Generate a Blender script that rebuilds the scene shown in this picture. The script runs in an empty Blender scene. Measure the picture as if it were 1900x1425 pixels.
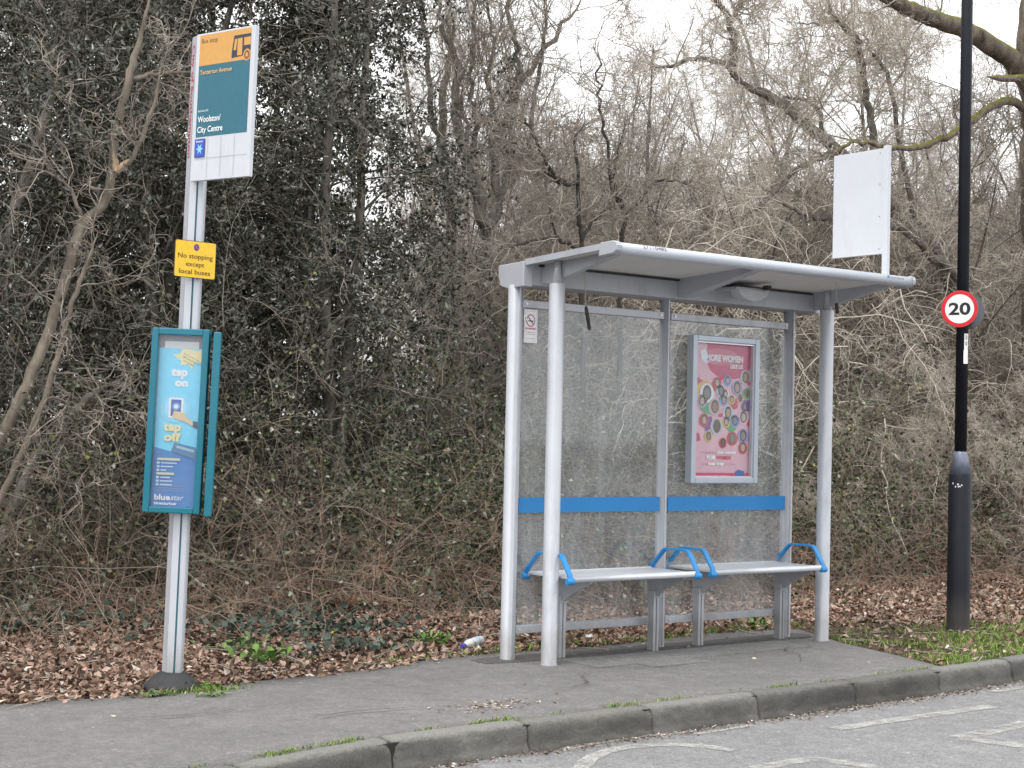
import bpy, math, random
import numpy as np
from mathutils import Vector, Matrix

# ------------------------------------------------------------------ camera
S = bpy.context.scene
COL = S.collection
FPX = 3000.0                      # focal length in photo pixels (1900 wide)
CAM = np.array([0.0, 0.0, 1.5])   # standing on the far side of the road
_a = math.atan2(3950, math.hypot(3000, 94.5)); _p = math.atan(94.5 / 3000); _t = math.atan(.0235)
_f0 = np.array([math.cos(_a), math.sin(_a), 0]); _r0 = np.array([_f0[1], -_f0[0], 0]); _u0 = np.array([0, 0, 1.])
FW = _f0 * math.cos(_p) + _u0 * math.sin(_p); _u = -_f0 * math.sin(_p) + _u0 * math.cos(_p)
RT = _r0 * math.cos(_t) + _u * math.sin(_t); UP = _u * math.cos(_t) - _r0 * math.sin(_t)
cam = bpy.data.cameras.new('camera'); camo = bpy.data.objects.new('camera', cam); COL.objects.link(camo)
cam.sensor_width = 36; cam.lens = FPX / 1900 * 36; cam.clip_start = .1; cam.clip_end = 800
M = Matrix(((RT[0], UP[0], -FW[0], CAM[0]), (RT[1], UP[1], -FW[1], CAM[1]), (RT[2], UP[2], -FW[2], CAM[2]), (0, 0, 0, 1)))
camo.matrix_world = M
S.camera = camo

# ------------------------------------------------------------------ sky, sun, exposure (bright overcast)
W = bpy.data.worlds.new('World'); S.world = W; W.use_nodes = True
nt = W.node_tree; bg = nt.nodes['Background']
sky = nt.nodes.new('ShaderNodeTexSky'); sky.sky_type = 'NISHITA'; sky.sun_disc = False
SUN_EL, SUN_AZ = math.radians(62), math.radians(200)   # azimuth measured like an angle in the XY plane
sky.sun_elevation = SUN_EL; sky.sun_rotation = math.radians(90) - SUN_AZ
sky.air_density = 1.0; sky.dust_density = 4.0; sky.ozone_density = 1.0
hs = nt.nodes.new('ShaderNodeHueSaturation'); hs.inputs['Saturation'].default_value = .10
mx = nt.nodes.new('ShaderNodeMixRGB'); mx.inputs[0].default_value = .75; mx.inputs[2].default_value = (10.1, 10.2, 10.3, 1)   # flat cloud layer over the sky
nt.links.new(sky.outputs[0], hs.inputs['Color']); nt.links.new(hs.outputs[0], mx.inputs[1])
nt.links.new(mx.outputs[0], bg.inputs['Color']); bg.inputs['Strength'].default_value = .13
sl = bpy.data.lights.new('sun', 'SUN'); sl.energy = 1.0; sl.angle = math.radians(20); sl.color = (1, .97, .93)
so = bpy.data.objects.new('sun', sl); COL.objects.link(so)
sd = Vector((math.cos(SUN_AZ) * math.cos(SUN_EL), math.sin(SUN_AZ) * math.cos(SUN_EL), math.sin(SUN_EL)))
so.rotation_euler = sd.to_track_quat('Z', 'Y').to_euler(); so.location = (0, -5, 20)
S.view_settings.view_transform = 'Standard'; S.view_settings.look = 'None'
S.view_settings.exposure = 0.65; S.view_settings.gamma = 1
S.render.engine = 'CYCLES'
S.cycles.max_bounces = 6; S.cycles.diffuse_bounces = 3; S.cycles.glossy_bounces = 2
S.cycles.use_denoising = True; S.cycles.transparent_max_bounces = 12; S.cycles.transmission_bounces = 4
S.render.resolution_x = 1024; S.render.resolution_y = 768

random.seed(7); RNG = np.random.default_rng(7)

# ------------------------------------------------------------------ helpers
def ray(x, y): return FW + RT * (x - 950.) / FPX - UP * (y - 712.5) / FPX
def at(x, y, Y):                  # the point of the plane Y = const seen at a photo pixel
    d = ray(x, y); return CAM + d * (Y / d[1])
def atz(x, y, z=0.):
    d = ray(x, y); return CAM + d * ((z - CAM[2]) / d[2])

def tag(o, label=None, cat=None, group=None, kind=None):
    if label: o['label'] = label
    if cat: o['category'] = cat
    if group: o['group'] = group
    if kind: o['kind'] = kind
    return o

ORG = {}
def empty(name, loc, label, cat, group=None, rot=(0, 0, 0)):
    o = bpy.data.objects.new(name, None); COL.objects.link(o); o.location = loc; o.rotation_euler = rot
    o.empty_display_size = .2
    ORG[o.name] = np.array(loc, float) if rot == (0, 0, 0) else np.zeros(3)
    return tag(o, label, cat, group)

# ---- materials
MATS = {}
def nodes(name):
    m = bpy.data.materials.new(name); m.use_nodes = True
    t = m.node_tree; b = t.nodes['Principled BSDF']
    return m, t, b
def N(t, kind, **kw):
    n = t.nodes.new(kind)
    for k, v in kw.items():
        if k in n.inputs.keys(): n.inputs[k].default_value = v
        else: setattr(n, k, v)
    return n
def ramp(t, src, stops, interp='LINEAR'):
    r = t.nodes.new('ShaderNodeValToRGB'); r.color_ramp.interpolation = interp
    e = r.color_ramp.elements
    while len(e) < len(stops): e.new(.5)
    for i, (p, c) in enumerate(stops):
        e[i].position = p; e[i].color = (*c, 1) if len(c) == 3 else c
    t.links.new(src, r.inputs[0]); return r
def noise(t, scale, detail=4, rough=.6, coord='Object', vec=None, stretch=None):
    n = N(t, 'ShaderNodeTexNoise', Scale=scale, Detail=detail, Roughness=rough)
    if vec is None:
        tc = t.nodes.new('ShaderNodeTexCoord'); vec = tc.outputs[coord]
    if stretch:
        mp = N(t, 'ShaderNodeMapping'); mp.inputs['Scale'].default_value = stretch
        t.links.new(vec, mp.inputs[0]); vec = mp.outputs[0]
    t.links.new(vec, n.inputs['Vector']); return n
def bump(t, b, src, strength=.3, dist=.01):
    n = N(t, 'ShaderNodeBump', Strength=strength, Distance=dist)
    t.links.new(src, n.inputs['Height']); t.links.new(n.outputs[0], b.inputs['Normal'])
def mat(name, c, rough=.5, metal=0., var=.12, scale=12., bmp=0., coat=0., spec=.5, dirt=None):
    """painted / plain surface with slight mottling"""
    if name in MATS: return MATS[name]
    m, t, b = nodes(name)
    n = noise(t, scale, 5, .65)
    lo = tuple(max(0, x * (1 - var)) for x in c); hi = tuple(min(1, x * (1 + var)) for x in c)
    r = ramp(t, n.outputs[0], [(.3, lo), (.7, hi)])
    out = r.outputs[0]
    if dirt:
        n2 = noise(t, 3.2, 8, .75, stretch=(1, 1, .35)); r2 = ramp(t, n2.outputs[0], [(.52, (0, 0, 0)), (.78, (1, 1, 1))])
        mxn = N(t, 'ShaderNodeMixRGB'); t.links.new(r2.outputs[0], mxn.inputs[0]); t.links.new(out, mxn.inputs[1]); mxn.inputs[2].default_value = (*dirt, 1)
        out = mxn.outputs[0]
    t.links.new(out, b.inputs['Base Color'])
    b.inputs['Roughness'].default_value = rough; b.inputs['Metallic'].default_value = metal
    b.inputs['Specular IOR Level'].default_value = spec; b.inputs['Coat Weight'].default_value = coat
    if bmp: bump(t, b, n.outputs[0], bmp, .004)
    MATS[name] = m; return m

def leafmat(name, rough=.5, spec=.5, trans=0.):
    m, t, b = nodes(name)
    a = N(t, 'ShaderNodeAttribute', attribute_name='Col')
    n = noise(t, 60, 2, .5); mul = N(t, 'ShaderNodeMixRGB', blend_type='MULTIPLY'); mul.inputs[0].default_value = .6
    r = ramp(t, n.outputs[0], [(.3, (.55, .55, .55)), (.7, (1.15, 1.15, 1.15))])
    t.links.new(a.outputs['Color'], mul.inputs[1]); t.links.new(r.outputs[0], mul.inputs[2]); t.links.new(mul.outputs[0], b.inputs['Base Color'])
    b.inputs['Roughness'].default_value = rough; b.inputs['Specular IOR Level'].default_value = spec
    MATS[name] = m; return m

def barkmat(name, c1, c2, moss=None, scale=18., b_=.8):
    m, t, b = nodes(name)
    n = noise(t, scale, 8, .7, stretch=(1, 1, .35))
    r = ramp(t, n.outputs[0], [(.3, c1), (.7, c2)])
    out = r.outputs[0]
    n3 = noise(t, 2.3, 4, .6); r3 = ramp(t, n3.outputs[0], [(.45, (.62, .62, .62)), (.65, (1.2, 1.2, 1.2))])
    mu = N(t, 'ShaderNodeMixRGB', blend_type='MULTIPLY'); mu.inputs[0].default_value = .7
    t.links.new(out, mu.inputs[1]); t.links.new(r3.outputs[0], mu.inputs[2]); out = mu.outputs[0]
    if moss:                                   # moss grows on the upper side of the limbs
        g = t.nodes.new('ShaderNodeNewGeometry'); sp = t.nodes.new('ShaderNodeSeparateXYZ'); t.links.new(g.outputs['Normal'], sp.inputs[0])
        n2 = noise(t, 7, 4, .6); ad = N(t, 'ShaderNodeMath', operation='ADD'); t.links.new(sp.outputs[2], ad.inputs[0]); t.links.new(n2.outputs[0], ad.inputs[1])
        r2 = ramp(t, ad.outputs[0], [(.82, (0, 0, 0)), (1., (1, 1, 1))])
        mm = N(t, 'ShaderNodeMixRGB'); t.links.new(r2.outputs[0], mm.inputs[0]); t.links.new(out, mm.inputs[1]); mm.inputs[2].default_value = (*moss, 1); out = mm.outputs[0]
    t.links.new(out, b.inputs['Base Color']); b.inputs['Roughness'].default_value = .85; b.inputs['Specular IOR Level'].default_value = .25
    bump(t, b, n.outputs[0], b_, .02)
    MATS[name] = m; return m

# ---- mesh building
def mesh_np(name, verts, faces, mat_, parent=None, col=None, smooth=False, org=None):
    """verts (n,3); faces (m,k) all of one size; optional per-vertex colours"""
    verts = np.asarray(verts, np.float32); faces = np.asarray(faces, np.int32)
    me = bpy.data.meshes.new(name)
    o3 = ORG.get(parent.name, np.zeros(3)) if parent is not None else (np.zeros(3) if org is None else np.asarray(org))
    me.vertices.add(len(verts)); me.vertices.foreach_set('co', (verts - o3.astype(np.float32)).ravel())
    m, k = faces.shape
    me.loops.add(m * k); me.loops.foreach_set('vertex_index', faces.ravel())
    me.polygons.add(m); me.polygons.foreach_set('loop_start', np.arange(m, dtype=np.int32) * k)
    if smooth: me.polygons.foreach_set('use_smooth', np.ones(m, bool))
    if col is not None:
        ca = me.color_attributes.new('Col', 'FLOAT_COLOR', 'POINT')
        c4 = np.ones((len(verts), 4), np.float32); c4[:, :3] = col; ca.data.foreach_set('color', c4.ravel())
    me.update(calc_edges=True); me.validate()
    me.materials.append(mat_)
    o = bpy.data.objects.new(name, me); COL.objects.link(o)
    if parent is not None: o.parent = parent; ORG[o.name] = o3
    elif org is not None: o.location = org; ORG[o.name] = o3
    else: ORG[o.name] = o3
    return o

class MB:
    def __init__(s): s.v = []; s.f = []; s.mi = []; s.sm = []
    def add(s, vs, fs, mi=0, smooth=False):
        b = len(s.v); s.v += [tuple(map(float, p)) for p in vs]; s.f += [tuple(b + i for i in f) for f in fs]
        s.mi += [mi] * len(fs); s.sm += [smooth] * len(fs); return s
    def box(s, a, b, mi=0, frame=None):
        (x0, y0, z0), (x1, y1, z1) = a, b
        vs = [(x0, y0, z0), (x1, y0, z0), (x1, y1, z0), (x0, y1, z0), (x0, y0, z1), (x1, y0, z1), (x1, y1, z1), (x0, y1, z1)]
        if frame is not None: vs = [frame(v) for v in vs]
        return s.add(vs, [(0, 3, 2, 1), (4, 5, 6, 7), (0, 1, 5, 4), (1, 2, 6, 5), (2, 3, 7, 6), (3, 0, 4, 7)], mi)
    def prism(s, poly, axis, lo, hi, mi=0, smooth=False):
        """poly of 2-D points extruded along axis 0/1/2 (remaining axes in order)"""
        def P(q, h):
            r = [q[0], q[1]]; r.insert(axis, h); return r
        n = len(poly); vs = [P(q, lo) for q in poly] + [P(q, hi) for q in poly]
        s.add(vs, [tuple(range(n))[::-1], tuple(range(n, 2 * n))], mi)
        b = len(s.v) - 2 * n
        for i in range(n):
            j = (i + 1) % n; s.f.append((b + i, b + j, b + n + j, b + n + i)); s.mi.append(mi); s.sm.append(smooth)
        return s
    def cyl(s, c, rings, n=28, mi=0, ph=0.):
        """vertical lathe: rings = [(z, r), ...] around (cx, cy)"""
        vs = []
        for z, r in rings:
            for k in range(n):
                a = 2 * math.pi * k / n + ph; vs.append((c[0] + r * math.cos(a), c[1] + r * math.sin(a), z))
        fs = [tuple(range(n))[::-1]] + [tuple((len(rings) - 1) * n + k for k in range(n))]
        s.add(vs, fs, mi)
        b = len(s.v) - len(vs)
        for i in range(len(rings) - 1):
            for k in range(n):
                j = (k + 1) % n
                s.f.append((b + i * n + k, b + i * n + j, b + (i + 1) * n + j, b + (i + 1) * n + k)); s.mi.append(mi); s.sm.append(True)
        return s
    def tube(s, pts, r, n=10, mi=0):
        pts = np.array(pts, float); r = np.broadcast_to(np.asarray(r, float), (len(pts),))
        V, Fc = tubes(pts[None], r[None], n); b0 = len(V)
        s.add(V, [tuple(f) for f in Fc], mi, True)
        s.add([], [], mi)
        base = len(s.v) - b0
        s.f += [tuple(base + k for k in range(n))[::-1], tuple(base + (len(pts) - 1) * n + k for k in range(n))]; s.mi += [mi, mi]; s.sm += [False, False]
        return s
    def build(s, name, mats, parent=None, bevel=0., org=None):
        if not isinstance(mats, (list, tuple)): mats = [mats]
        o3 = ORG.get(parent.name, np.zeros(3)) if parent is not None else (np.zeros(3) if org is None else np.asarray(org, float))
        me = bpy.data.meshes.new(name)
        me.from_pydata([tuple(np.array(v) - o3) for v in s.v], [], s.f)
        for m in mats: me.materials.append(m)
        for p, mi, sm in zip(me.polygons, s.mi, s.sm): p.material_index = mi; p.use_smooth = sm
        me.update()
        o = bpy.data.objects.new(name, me); COL.objects.link(o)
        if bevel:
            md = o.modifiers.new('bevel', 'BEVEL'); md.width = bevel; md.segments = 2; md.limit_method = 'ANGLE'; md.angle_limit = math.radians(50)
        if parent is not None: o.parent = parent
        elif org is not None: o.location = org
        ORG[o.name] = o3
        return o

def tubes(P, R, n=3):
    """P (N,K,3) polylines, R (N,K) radii -> verts, quad faces"""
    Nn, K, _ = P.shape
    T = np.empty_like(P); T[:, 1:-1] = P[:, 2:] - P[:, :-2]; T[:, 0] = P[:, 1] - P[:, 0]; T[:, -1] = P[:, -1] - P[:, -2]
    T /= np.linalg.norm(T, axis=2, keepdims=True) + 1e-9
    ref = np.where(np.abs(T[:, 0, 2:3]) > .9, np.array([1., 0, 0]), np.array([0, 0, 1.]))
    A = np.empty_like(P); A[:, 0] = np.cross(T[:, 0], ref)
    for k in range(1, K): A[:, k] = A[:, k - 1] - (A[:, k - 1] * T[:, k]).sum(1, keepdims=True) * T[:, k]
    A /= np.linalg.norm(A, axis=2, keepdims=True) + 1e-9
    B = np.cross(T, A)
    ang = np.arange(n) * 2 * math.pi / n
    V = P[:, :, None] + R[:, :, None, None] * (A[:, :, None] * np.cos(ang)[None, None, :, None] + B[:, :, None] * np.sin(ang)[None, None, :, None])
    idx = np.arange(Nn * K * n).reshape(Nn, K, n)
    a = idx[:, :-1, :]; b = np.roll(a, -1, axis=2); d = idx[:, 1:, :]; c = np.roll(d, -1, axis=2)
    Fc = np.stack([a, d, c, b], -1).reshape(-1, 4)
    return V.reshape(-1, 3), Fc

def join(parts):
    vs, fs, b = [], [], 0
    for V, Fc in parts:
        vs.append(V); fs.append(Fc + b); b += len(V)
    return np.concatenate(vs), np.concatenate(fs)

def norm(v): return v / (np.linalg.norm(v, axis=-1, keepdims=True) + 1e-9)
def grow(s, d, L, r0, r1, K=5, wig=.25, trop=.05, rng=RNG):
    """N crooked polylines: starts s, directions d, lengths L, radii r0->r1"""
    n = len(s); P = np.empty((n, K, 3)); P[:, 0] = s; d = norm(d.copy())
    for k in range(1, K):
        d = norm(d + wig * rng.normal(size=(n, 3)) + np.array([0, 0, trop]))
        P[:, k] = P[:, k - 1] + d * (L / (K - 1))[:, None]
    t = np.linspace(0, 1, K)[None]
    R = r0[:, None] * (1 - t) + r1[:, None] * t
    return P, R
def spawn(P, R, m, t0=.2, t1=1., ang=.8, rng=RNG):
    """m children per polyline: start points, directions, parent radius there, t"""
    n, K, _ = P.shape
    t = rng.uniform(t0, t1, (n, m)) * (K - 1) * .9999; i = t.astype(int); f = (t - i)[..., None]
    I = np.arange(n)[:, None]
    p = P[I, i] * (1 - f) + P[I, i + 1] * f; d = norm(P[I, i + 1] - P[I, i])
    r = R[I, i] * (1 - f[..., 0]) + R[I, i + 1] * f[..., 0]
    q = norm(np.cross(d, rng.normal(size=d.shape)))
    a = (ang * rng.uniform(.6, 1.25, (n, m)))[..., None]
    dd = d * np.cos(a) + q * np.sin(a)
    return p.reshape(-1, 3), dd.reshape(-1, 3), r.ravel(), (t / (K - 1)).ravel()
def smooth_path(pts, sub=5, jit=.0, rng=RNG):
    pts = np.array(pts, float); n = len(pts); out = []
    e = np.vstack([2 * pts[0] - pts[1], pts, 2 * pts[-1] - pts[-2]])
    for i in range(n - 1):
        p0, p1, p2, p3 = e[i:i + 4]
        for k in range(sub):
            t = k / sub
            out.append(.5 * ((2 * p1) + (-p0 + p2) * t + (2 * p0 - 5 * p1 + 4 * p2 - p3) * t * t + (-p0 + 3 * p1 - 3 * p2 + p3) * t ** 3))
    out.append(pts[-1]); out = np.array(out)
    if jit: out[1:-1] += rng.normal(size=(len(out) - 2, out.shape[1])) * jit
    return out

def leaves(pos, size, col, aspect=.55, fold=.25, flat=0., rng=RNG, curl=0.):
    """one folded four-cornered leaf at every pos; returns verts, tris, cols"""
    n = len(pos)
    d = rng.normal(size=(n, 3)); d[:, 2] *= (1 - flat); d = norm(d)
    w = rng.normal(size=(n, 3)); w[:, 2] *= (1 - flat); w = norm(np.cross(d, np.cross(w, d)) if flat == 0 else w - (w * d).sum(1, keepdims=True) * d)
    nn = np.cross(d, w)
    s = size[:, None]
    tip = pos + d * s; mid = pos + d * s * .45
    up = nn * s * (fold * rng.uniform(.4, 1.4, (n, 1)))
    l = mid + w * s * aspect * .5 + up; r = mid - w * s * aspect * .5 + up
    tip = tip + nn * s * curl * rng.normal(size=(n, 1))
    V = np.stack([pos, l, tip, r], 1).reshape(-1, 3)
    i = np.arange(n)[:, None] * 4
    Fc = np.concatenate([i + np.array([[0, 2, 1]]), i + np.array([[0, 3, 2]])], 0)
    return V, Fc, np.repeat(col, 4, axis=0)

def pal(n, cols, wts=None, jit=.15, rng=RNG):
    c = np.array(cols)[rng.choice(len(cols), n, p=None if wts is None else np.array(wts) / sum(wts))]
    return np.clip(c * (1 + jit * rng.normal(size=(n, 1))), .004, 1)

# ---- flat artwork (signs, posters): coloured shapes in layers .5 mm apart
def text_mesh(s, bold=0., shear=0.):
    cu = bpy.data.curves.new('t', 'FONT'); cu.body = s; cu.size = 1; cu.offset = bold; cu.shear = shear; cu.resolution_u = 3
    o = bpy.data.objects.new('t', cu); COL.objects.link(o)
    dg = bpy.context.evaluated_depsgraph_get(); me = o.evaluated_get(dg).to_mesh()
    vs = np.array([v.co[:2] for v in me.vertices]) if len(me.vertices) else np.zeros((0, 2)); fs = [tuple(p.vertices) for p in me.polygons]
    o.evaluated_get(dg).to_mesh_clear()
    bpy.data.objects.remove(o); bpy.data.curves.remove(cu)
    return vs, fs
class Art:
    """u to the right, v up, metres; fr(u, v, h) gives the world/local point at height h above the face"""
    def __init__(s, fr, lift=.0006, step=.0005): s.fr = fr; s.h = lift; s.step = step; s.mb = MB(); s.cols = []
    def mi(s, c, rough):
        k = (tuple(round(x, 4) for x in c), rough)
        if k not in s.cols: s.cols.append(k)
        return s.cols.index(k)
    def poly(s, pts, c, rough=.45, up=True):
        s.mb.add([s.fr(u, v, s.h) for u, v in pts], [tuple(range(len(pts)))], s.mi(c, rough))
        if up: s.h += s.step
        return s
    def rect(s, u0, v0, u1, v1, c, up=True, rough=.45): return s.poly([(u0, v0), (u1, v0), (u1, v1), (u0, v1)], c, rough, up)
    def oval(s, u, v, a, b, c, n=28, up=True): return s.poly([(u + a * math.cos(2 * math.pi * k / n), v + b * math.sin(2 * math.pi * k / n)) for k in range(n)], c, .45, up)
    def text(s, t, u, v, w, h, c, bold=.0, align='L', rot=0, up=True, shear=0.):
        vs, fs = text_mesh(t, bold, shear)
        if not len(vs): return s
        x0, x1 = vs[:, 0].min(), vs[:, 0].max(); y0, y1 = vs[:, 1].min(), vs[:, 1].max()
        capv, _ = (0, 0), 0
        sx = w / (x1 - x0); sy = h / .7      # h = cap height
        q = (vs - [x0, 0]) * [sx, sy]
        if align == 'C': q[:, 0] -= w / 2
        if align == 'R': q[:, 0] -= w
        if rot:
            a = math.radians(rot); q = np.stack([q[:, 0] * math.cos(a) - q[:, 1] * math.sin(a), q[:, 0] * math.sin(a) + q[:, 1] * math.cos(a)], 1)
        s.mb.add([s.fr(u + x, v + y, s.h) for x, y in q], fs, s.mi(c, .45))
        if up: s.h += s.step
        return s
    def build(s, name, parent):
        return s.mb.build(name, [mat('print_%02d_%02d_%02d' % tuple(int(x * 99) for x in c), c, r, var=.06, scale=25) for c, r in s.cols], parent)

# ------------------------------------------------------------------ palette of materials
def splash(m, c, top=.14):
    t = m.node_tree; b = t.nodes['Principled BSDF']; src = b.inputs['Base Color'].links[0].from_socket
    g = t.nodes.new('ShaderNodeNewGeometry'); sp = t.nodes.new('ShaderNodeSeparateXYZ'); t.links.new(g.outputs['Position'], sp.inputs[0])
    n = noise(t, 22, 6, .75, stretch=(1, 1, .5)); a = N(t, 'ShaderNodeMath', operation='MULTIPLY_ADD'); t.links.new(n.outputs[0], a.inputs[0]); a.inputs[1].default_value = -.25; t.links.new(sp.outputs[2], a.inputs[2])
    rr_ = ramp(t, a.outputs[0], [(.0, (.4, .4, .4)), (top, (0, 0, 0))]); mm = N(t, 'ShaderNodeMixRGB'); t.links.new(rr_.outputs[0], mm.inputs[0]); t.links.new(src, mm.inputs[1]); mm.inputs[2].default_value = (*c, 1)
    t.links.new(mm.outputs[0], b.inputs['Base Color']); return m
ALU = mat('silver_paint', (.46, .475, .51), .38, .25, .05, 6, dirt=(.27, .28, .29))
ALU2 = mat('silver_paint_roof', (.42, .435, .47), .42, .15, .06, 5, dirt=(.30, .31, .32))
STEEL = mat('brushed_steel', (.60, .62, .65), .3, .6, .06, 30)
WHITE = mat('white_enamel', (.56, .58, .63), .4, 0, .03, 4, dirt=(.48, .50, .53))
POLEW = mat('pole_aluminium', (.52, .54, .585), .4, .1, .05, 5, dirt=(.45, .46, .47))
POLEG = mat('pole_grey_flute', (.40, .41, .44), .5, .1, .06, 5)  # plain grey of the pole's fluted side
TEAL = mat('teal_paint', (.0, .15, .215), .3, 0, .08, 6, coat=.2)
BLUE = mat('blue_paint', (.02, .235, .56), .35, 0, .05, 6)
BLUEB = mat('blue_band', (.008, .18, .46), .35, 0, .06, 3)
RUBBER = mat('black_rubber', (.028, .028, .03), .7, 0, .3, 14, bmp=.4)
BLACKP = mat('black_post_paint', (.009, .010, .016), .5, 0, .25, 10, spec=.3, dirt=(.014, .014, .017))
DARKST = mat('dark_frame_steel', (.40, .44, .50), .35, .5, .06, 8)
CEIL = mat('roof_underside', (.62, .61, .59), .55, 0, .06, 3, dirt=(.48, .47, .45))
GALV = mat('galvanised', (.17, .19, .25), .4, .4, .2, 20)

splash(ALU, (.17, .155, .135)); splash(POLEW, (.22, .20, .17)); splash(BLACKP, (.10, .09, .08), .2)
def glass_mat():
    m, t, b = nodes('dirty_glass'); out = t.nodes['Material Output']
    tr = N(t, 'ShaderNodeBsdfTransparent'); tr.inputs[0].default_value = (.95, .96, .96, 1)
    df = N(t, 'ShaderNodeBsdfDiffuse'); df.inputs[0].default_value = (.52, .54, .56, 1)
    gl = N(t, 'ShaderNodeBsdfGlossy', Roughness=.06); gl.inputs[0].default_value = (.9, .92, .95, 1)
    n1 = noise(t, 1.6, 5, .55, stretch=(1.4, 1, .6)); r1 = ramp(t, n1.outputs[0], [(.3, (.05, .05, .05)), (.74, (.23, .23, .23))])
    n2 = noise(t, 11, 9, .8, stretch=(.35, 1, 1.3)); r2 = ramp(t, n2.outputs[0], [(.50, (0, 0, 0)), (.85, (.08, .08, .08))])
    n3 = noise(t, 4.5, 6, .6, stretch=(2.2, 1, .25)); r3 = ramp(t, n3.outputs[0], [(.5, (0, 0, 0)), (.72, (.13, .13, .13))])
    a0 = N(t, 'ShaderNodeMath', operation='ADD'); t.links.new(r1.outputs[0], a0.inputs[0]); t.links.new(r3.outputs[0], a0.inputs[1])
    ad = N(t, 'ShaderNodeMath', operation='ADD'); t.links.new(a0.outputs[0], ad.inputs[0]); t.links.new(r2.outputs[0], ad.inputs[1])
    m1 = t.nodes.new('ShaderNodeMixShader'); t.links.new(ad.outputs[0], m1.inputs[0]); t.links.new(tr.outputs[0], m1.inputs[1]); t.links.new(df.outputs[0], m1.inputs[2])
    lw = N(t, 'ShaderNodeLayerWeight', Blend=.5); fr = N(t, 'ShaderNodeMath', operation='MULTIPLY_ADD'); pw = N(t, 'ShaderNodeMath', operation='POWER'); pw.inputs[1].default_value = 4; t.links.new(lw.outputs['Facing'], pw.inputs[0]); t.links.new(pw.outputs[0], fr.inputs[0]); fr.inputs[1].default_value = .6; fr.inputs[2].default_value = .045; m2 = t.nodes.new('ShaderNodeMixShader')
    t.links.new(fr.outputs[0], m2.inputs[0]); t.links.new(m1.outputs[0], m2.inputs[1]); t.links.new(gl.outputs[0], m2.inputs[2])
    t.links.new(m2.outputs[0], out.inputs[0]); return m
GLASS = glass_mat()
def clear_mat():
    m, t, b = nodes('case_glazing'); out = t.nodes['Material Output']
    tr = N(t, 'ShaderNodeBsdfTransparent'); tr.inputs[0].default_value = (.93, .95, .96, 1)
    df = N(t, 'ShaderNodeBsdfDiffuse'); df.inputs[0].default_value = (.75, .78, .82, 1)
    gl = N(t, 'ShaderNodeBsdfGlossy', Roughness=.08)
    n1 = noise(t, 3, 5, .6); r1 = ramp(t, n1.outputs[0], [(.35, (.01, .01, .01)), (.75, (.05, .05, .05))])
    m1 = t.nodes.new('ShaderNodeMixShader'); t.links.new(r1.outputs[0], m1.inputs[0]); t.links.new(tr.outputs[0], m1.inputs[1]); t.links.new(df.outputs[0], m1.inputs[2])
    lw = N(t, 'ShaderNodeLayerWeight', Blend=.5); fr = N(t, 'ShaderNodeMath', operation='MULTIPLY_ADD'); pw = N(t, 'ShaderNodeMath', operation='POWER'); pw.inputs[1].default_value = 4; t.links.new(lw.outputs['Facing'], pw.inputs[0]); t.links.new(pw.outputs[0], fr.inputs[0]); fr.inputs[1].default_value = .6; fr.inputs[2].default_value = .03; m2 = t.nodes.new('ShaderNodeMixShader')
    t.links.new(fr.outputs[0], m2.inputs[0]); t.links.new(m1.outputs[0], m2.inputs[1]); t.links.new(gl.outputs[0], m2.inputs[2])
    t.links.new(m2.outputs[0], out.inputs[0]); return m
CLEAR = clear_mat()

# ------------------------------------------------------------------ ground, pavement, kerb, road
KX = [-60, 0, 2.4, 3.2, 3.52, 3.9, 4.35, 5.25, 6.15, 7.0, 7.95, 8.9, 9.75, 12, 15, 20, 60]
KY = [6.1, 6.2, 6.31, 6.39, 6.43, 6.52, 6.615, 6.665, 6.71, 6.745, 6.785, 6.85, 6.915, 7.12, 7.5, 8.3, 16]
def kerb_y(x): return float(np.interp(x, KX, KY))
BX = [-60, 0, 3.1, 3.97, 4.7, 5.55, 6.0, 6.5, 7.5, 8.8, 9.72]
BY = [8.5, 8.5, 8.52, 8.42, 8.63, 8.65, 8.83, 8.94, 8.9, 9.05, 9.0]
def back_y(x): return float(np.interp(x, BX, BY)) + .02 * math.sin(x * 7.3) + .015 * math.sin(x * 17)

def ground_mat():
    m, t, b = nodes('woodland_soil')
    n = noise(t, 5, 10, .7); r = ramp(t, n.outputs[0], [(.25, (.03, .02, .014)), (.5, (.085, .055, .04)), (.75, (.17, .115, .085))])
    n2 = noise(t, 45, 6, .7); mu = N(t, 'ShaderNodeMixRGB', blend_type='MULTIPLY'); mu.inputs[0].default_value = .8
    r2 = ramp(t, n2.outputs[0], [(.3, (.45, .42, .4)), (.7, (1.4, 1.35, 1.3))])
    t.links.new(r.outputs[0], mu.inputs[1]); t.links.new(r2.outputs[0], mu.inputs[2]); t.links.new(mu.outputs[0], b.inputs['Base Color'])
    b.inputs['Roughness'].default_value = .95; bump(t, b, n2.outputs[0], .9, .03); return m
def gh(x, y):                      # height of the ground
    s = .03 * np.sin(x * 1.3 + y) * np.sin(y * 1.7 - .5 * x) + .015 * np.sin(3.1 * x + 2) * np.sin(2.7 * y)
    k = np.clip((y - 9.3) / 1.5, 0, 1)
    return -.012 + k * s + np.clip(y - 12.5, 0, 60) * .03
gx = np.concatenate([[-300, -100, -40, -15], np.arange(-4, 32, .25), [40, 60, 100, 300]])
gy = np.concatenate([[-300, -60, -20, 0, 6.4, 6.9], np.arange(8.0, 20, .25), [22, 26, 32, 45, 80, 300]])
def grow_row(x, y):
    if y == 6.4: y = kerb_y(x) + .03
    elif y == 6.9: y = kerb_y(x) + .09
    elif y > 6.9: y = max(y, kerb_y(x) + .1 + (y - 6.9) * .05)
    return (x, y, -.32 if y < kerb_y(x) + .05 else float(gh(x, y)))
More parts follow.
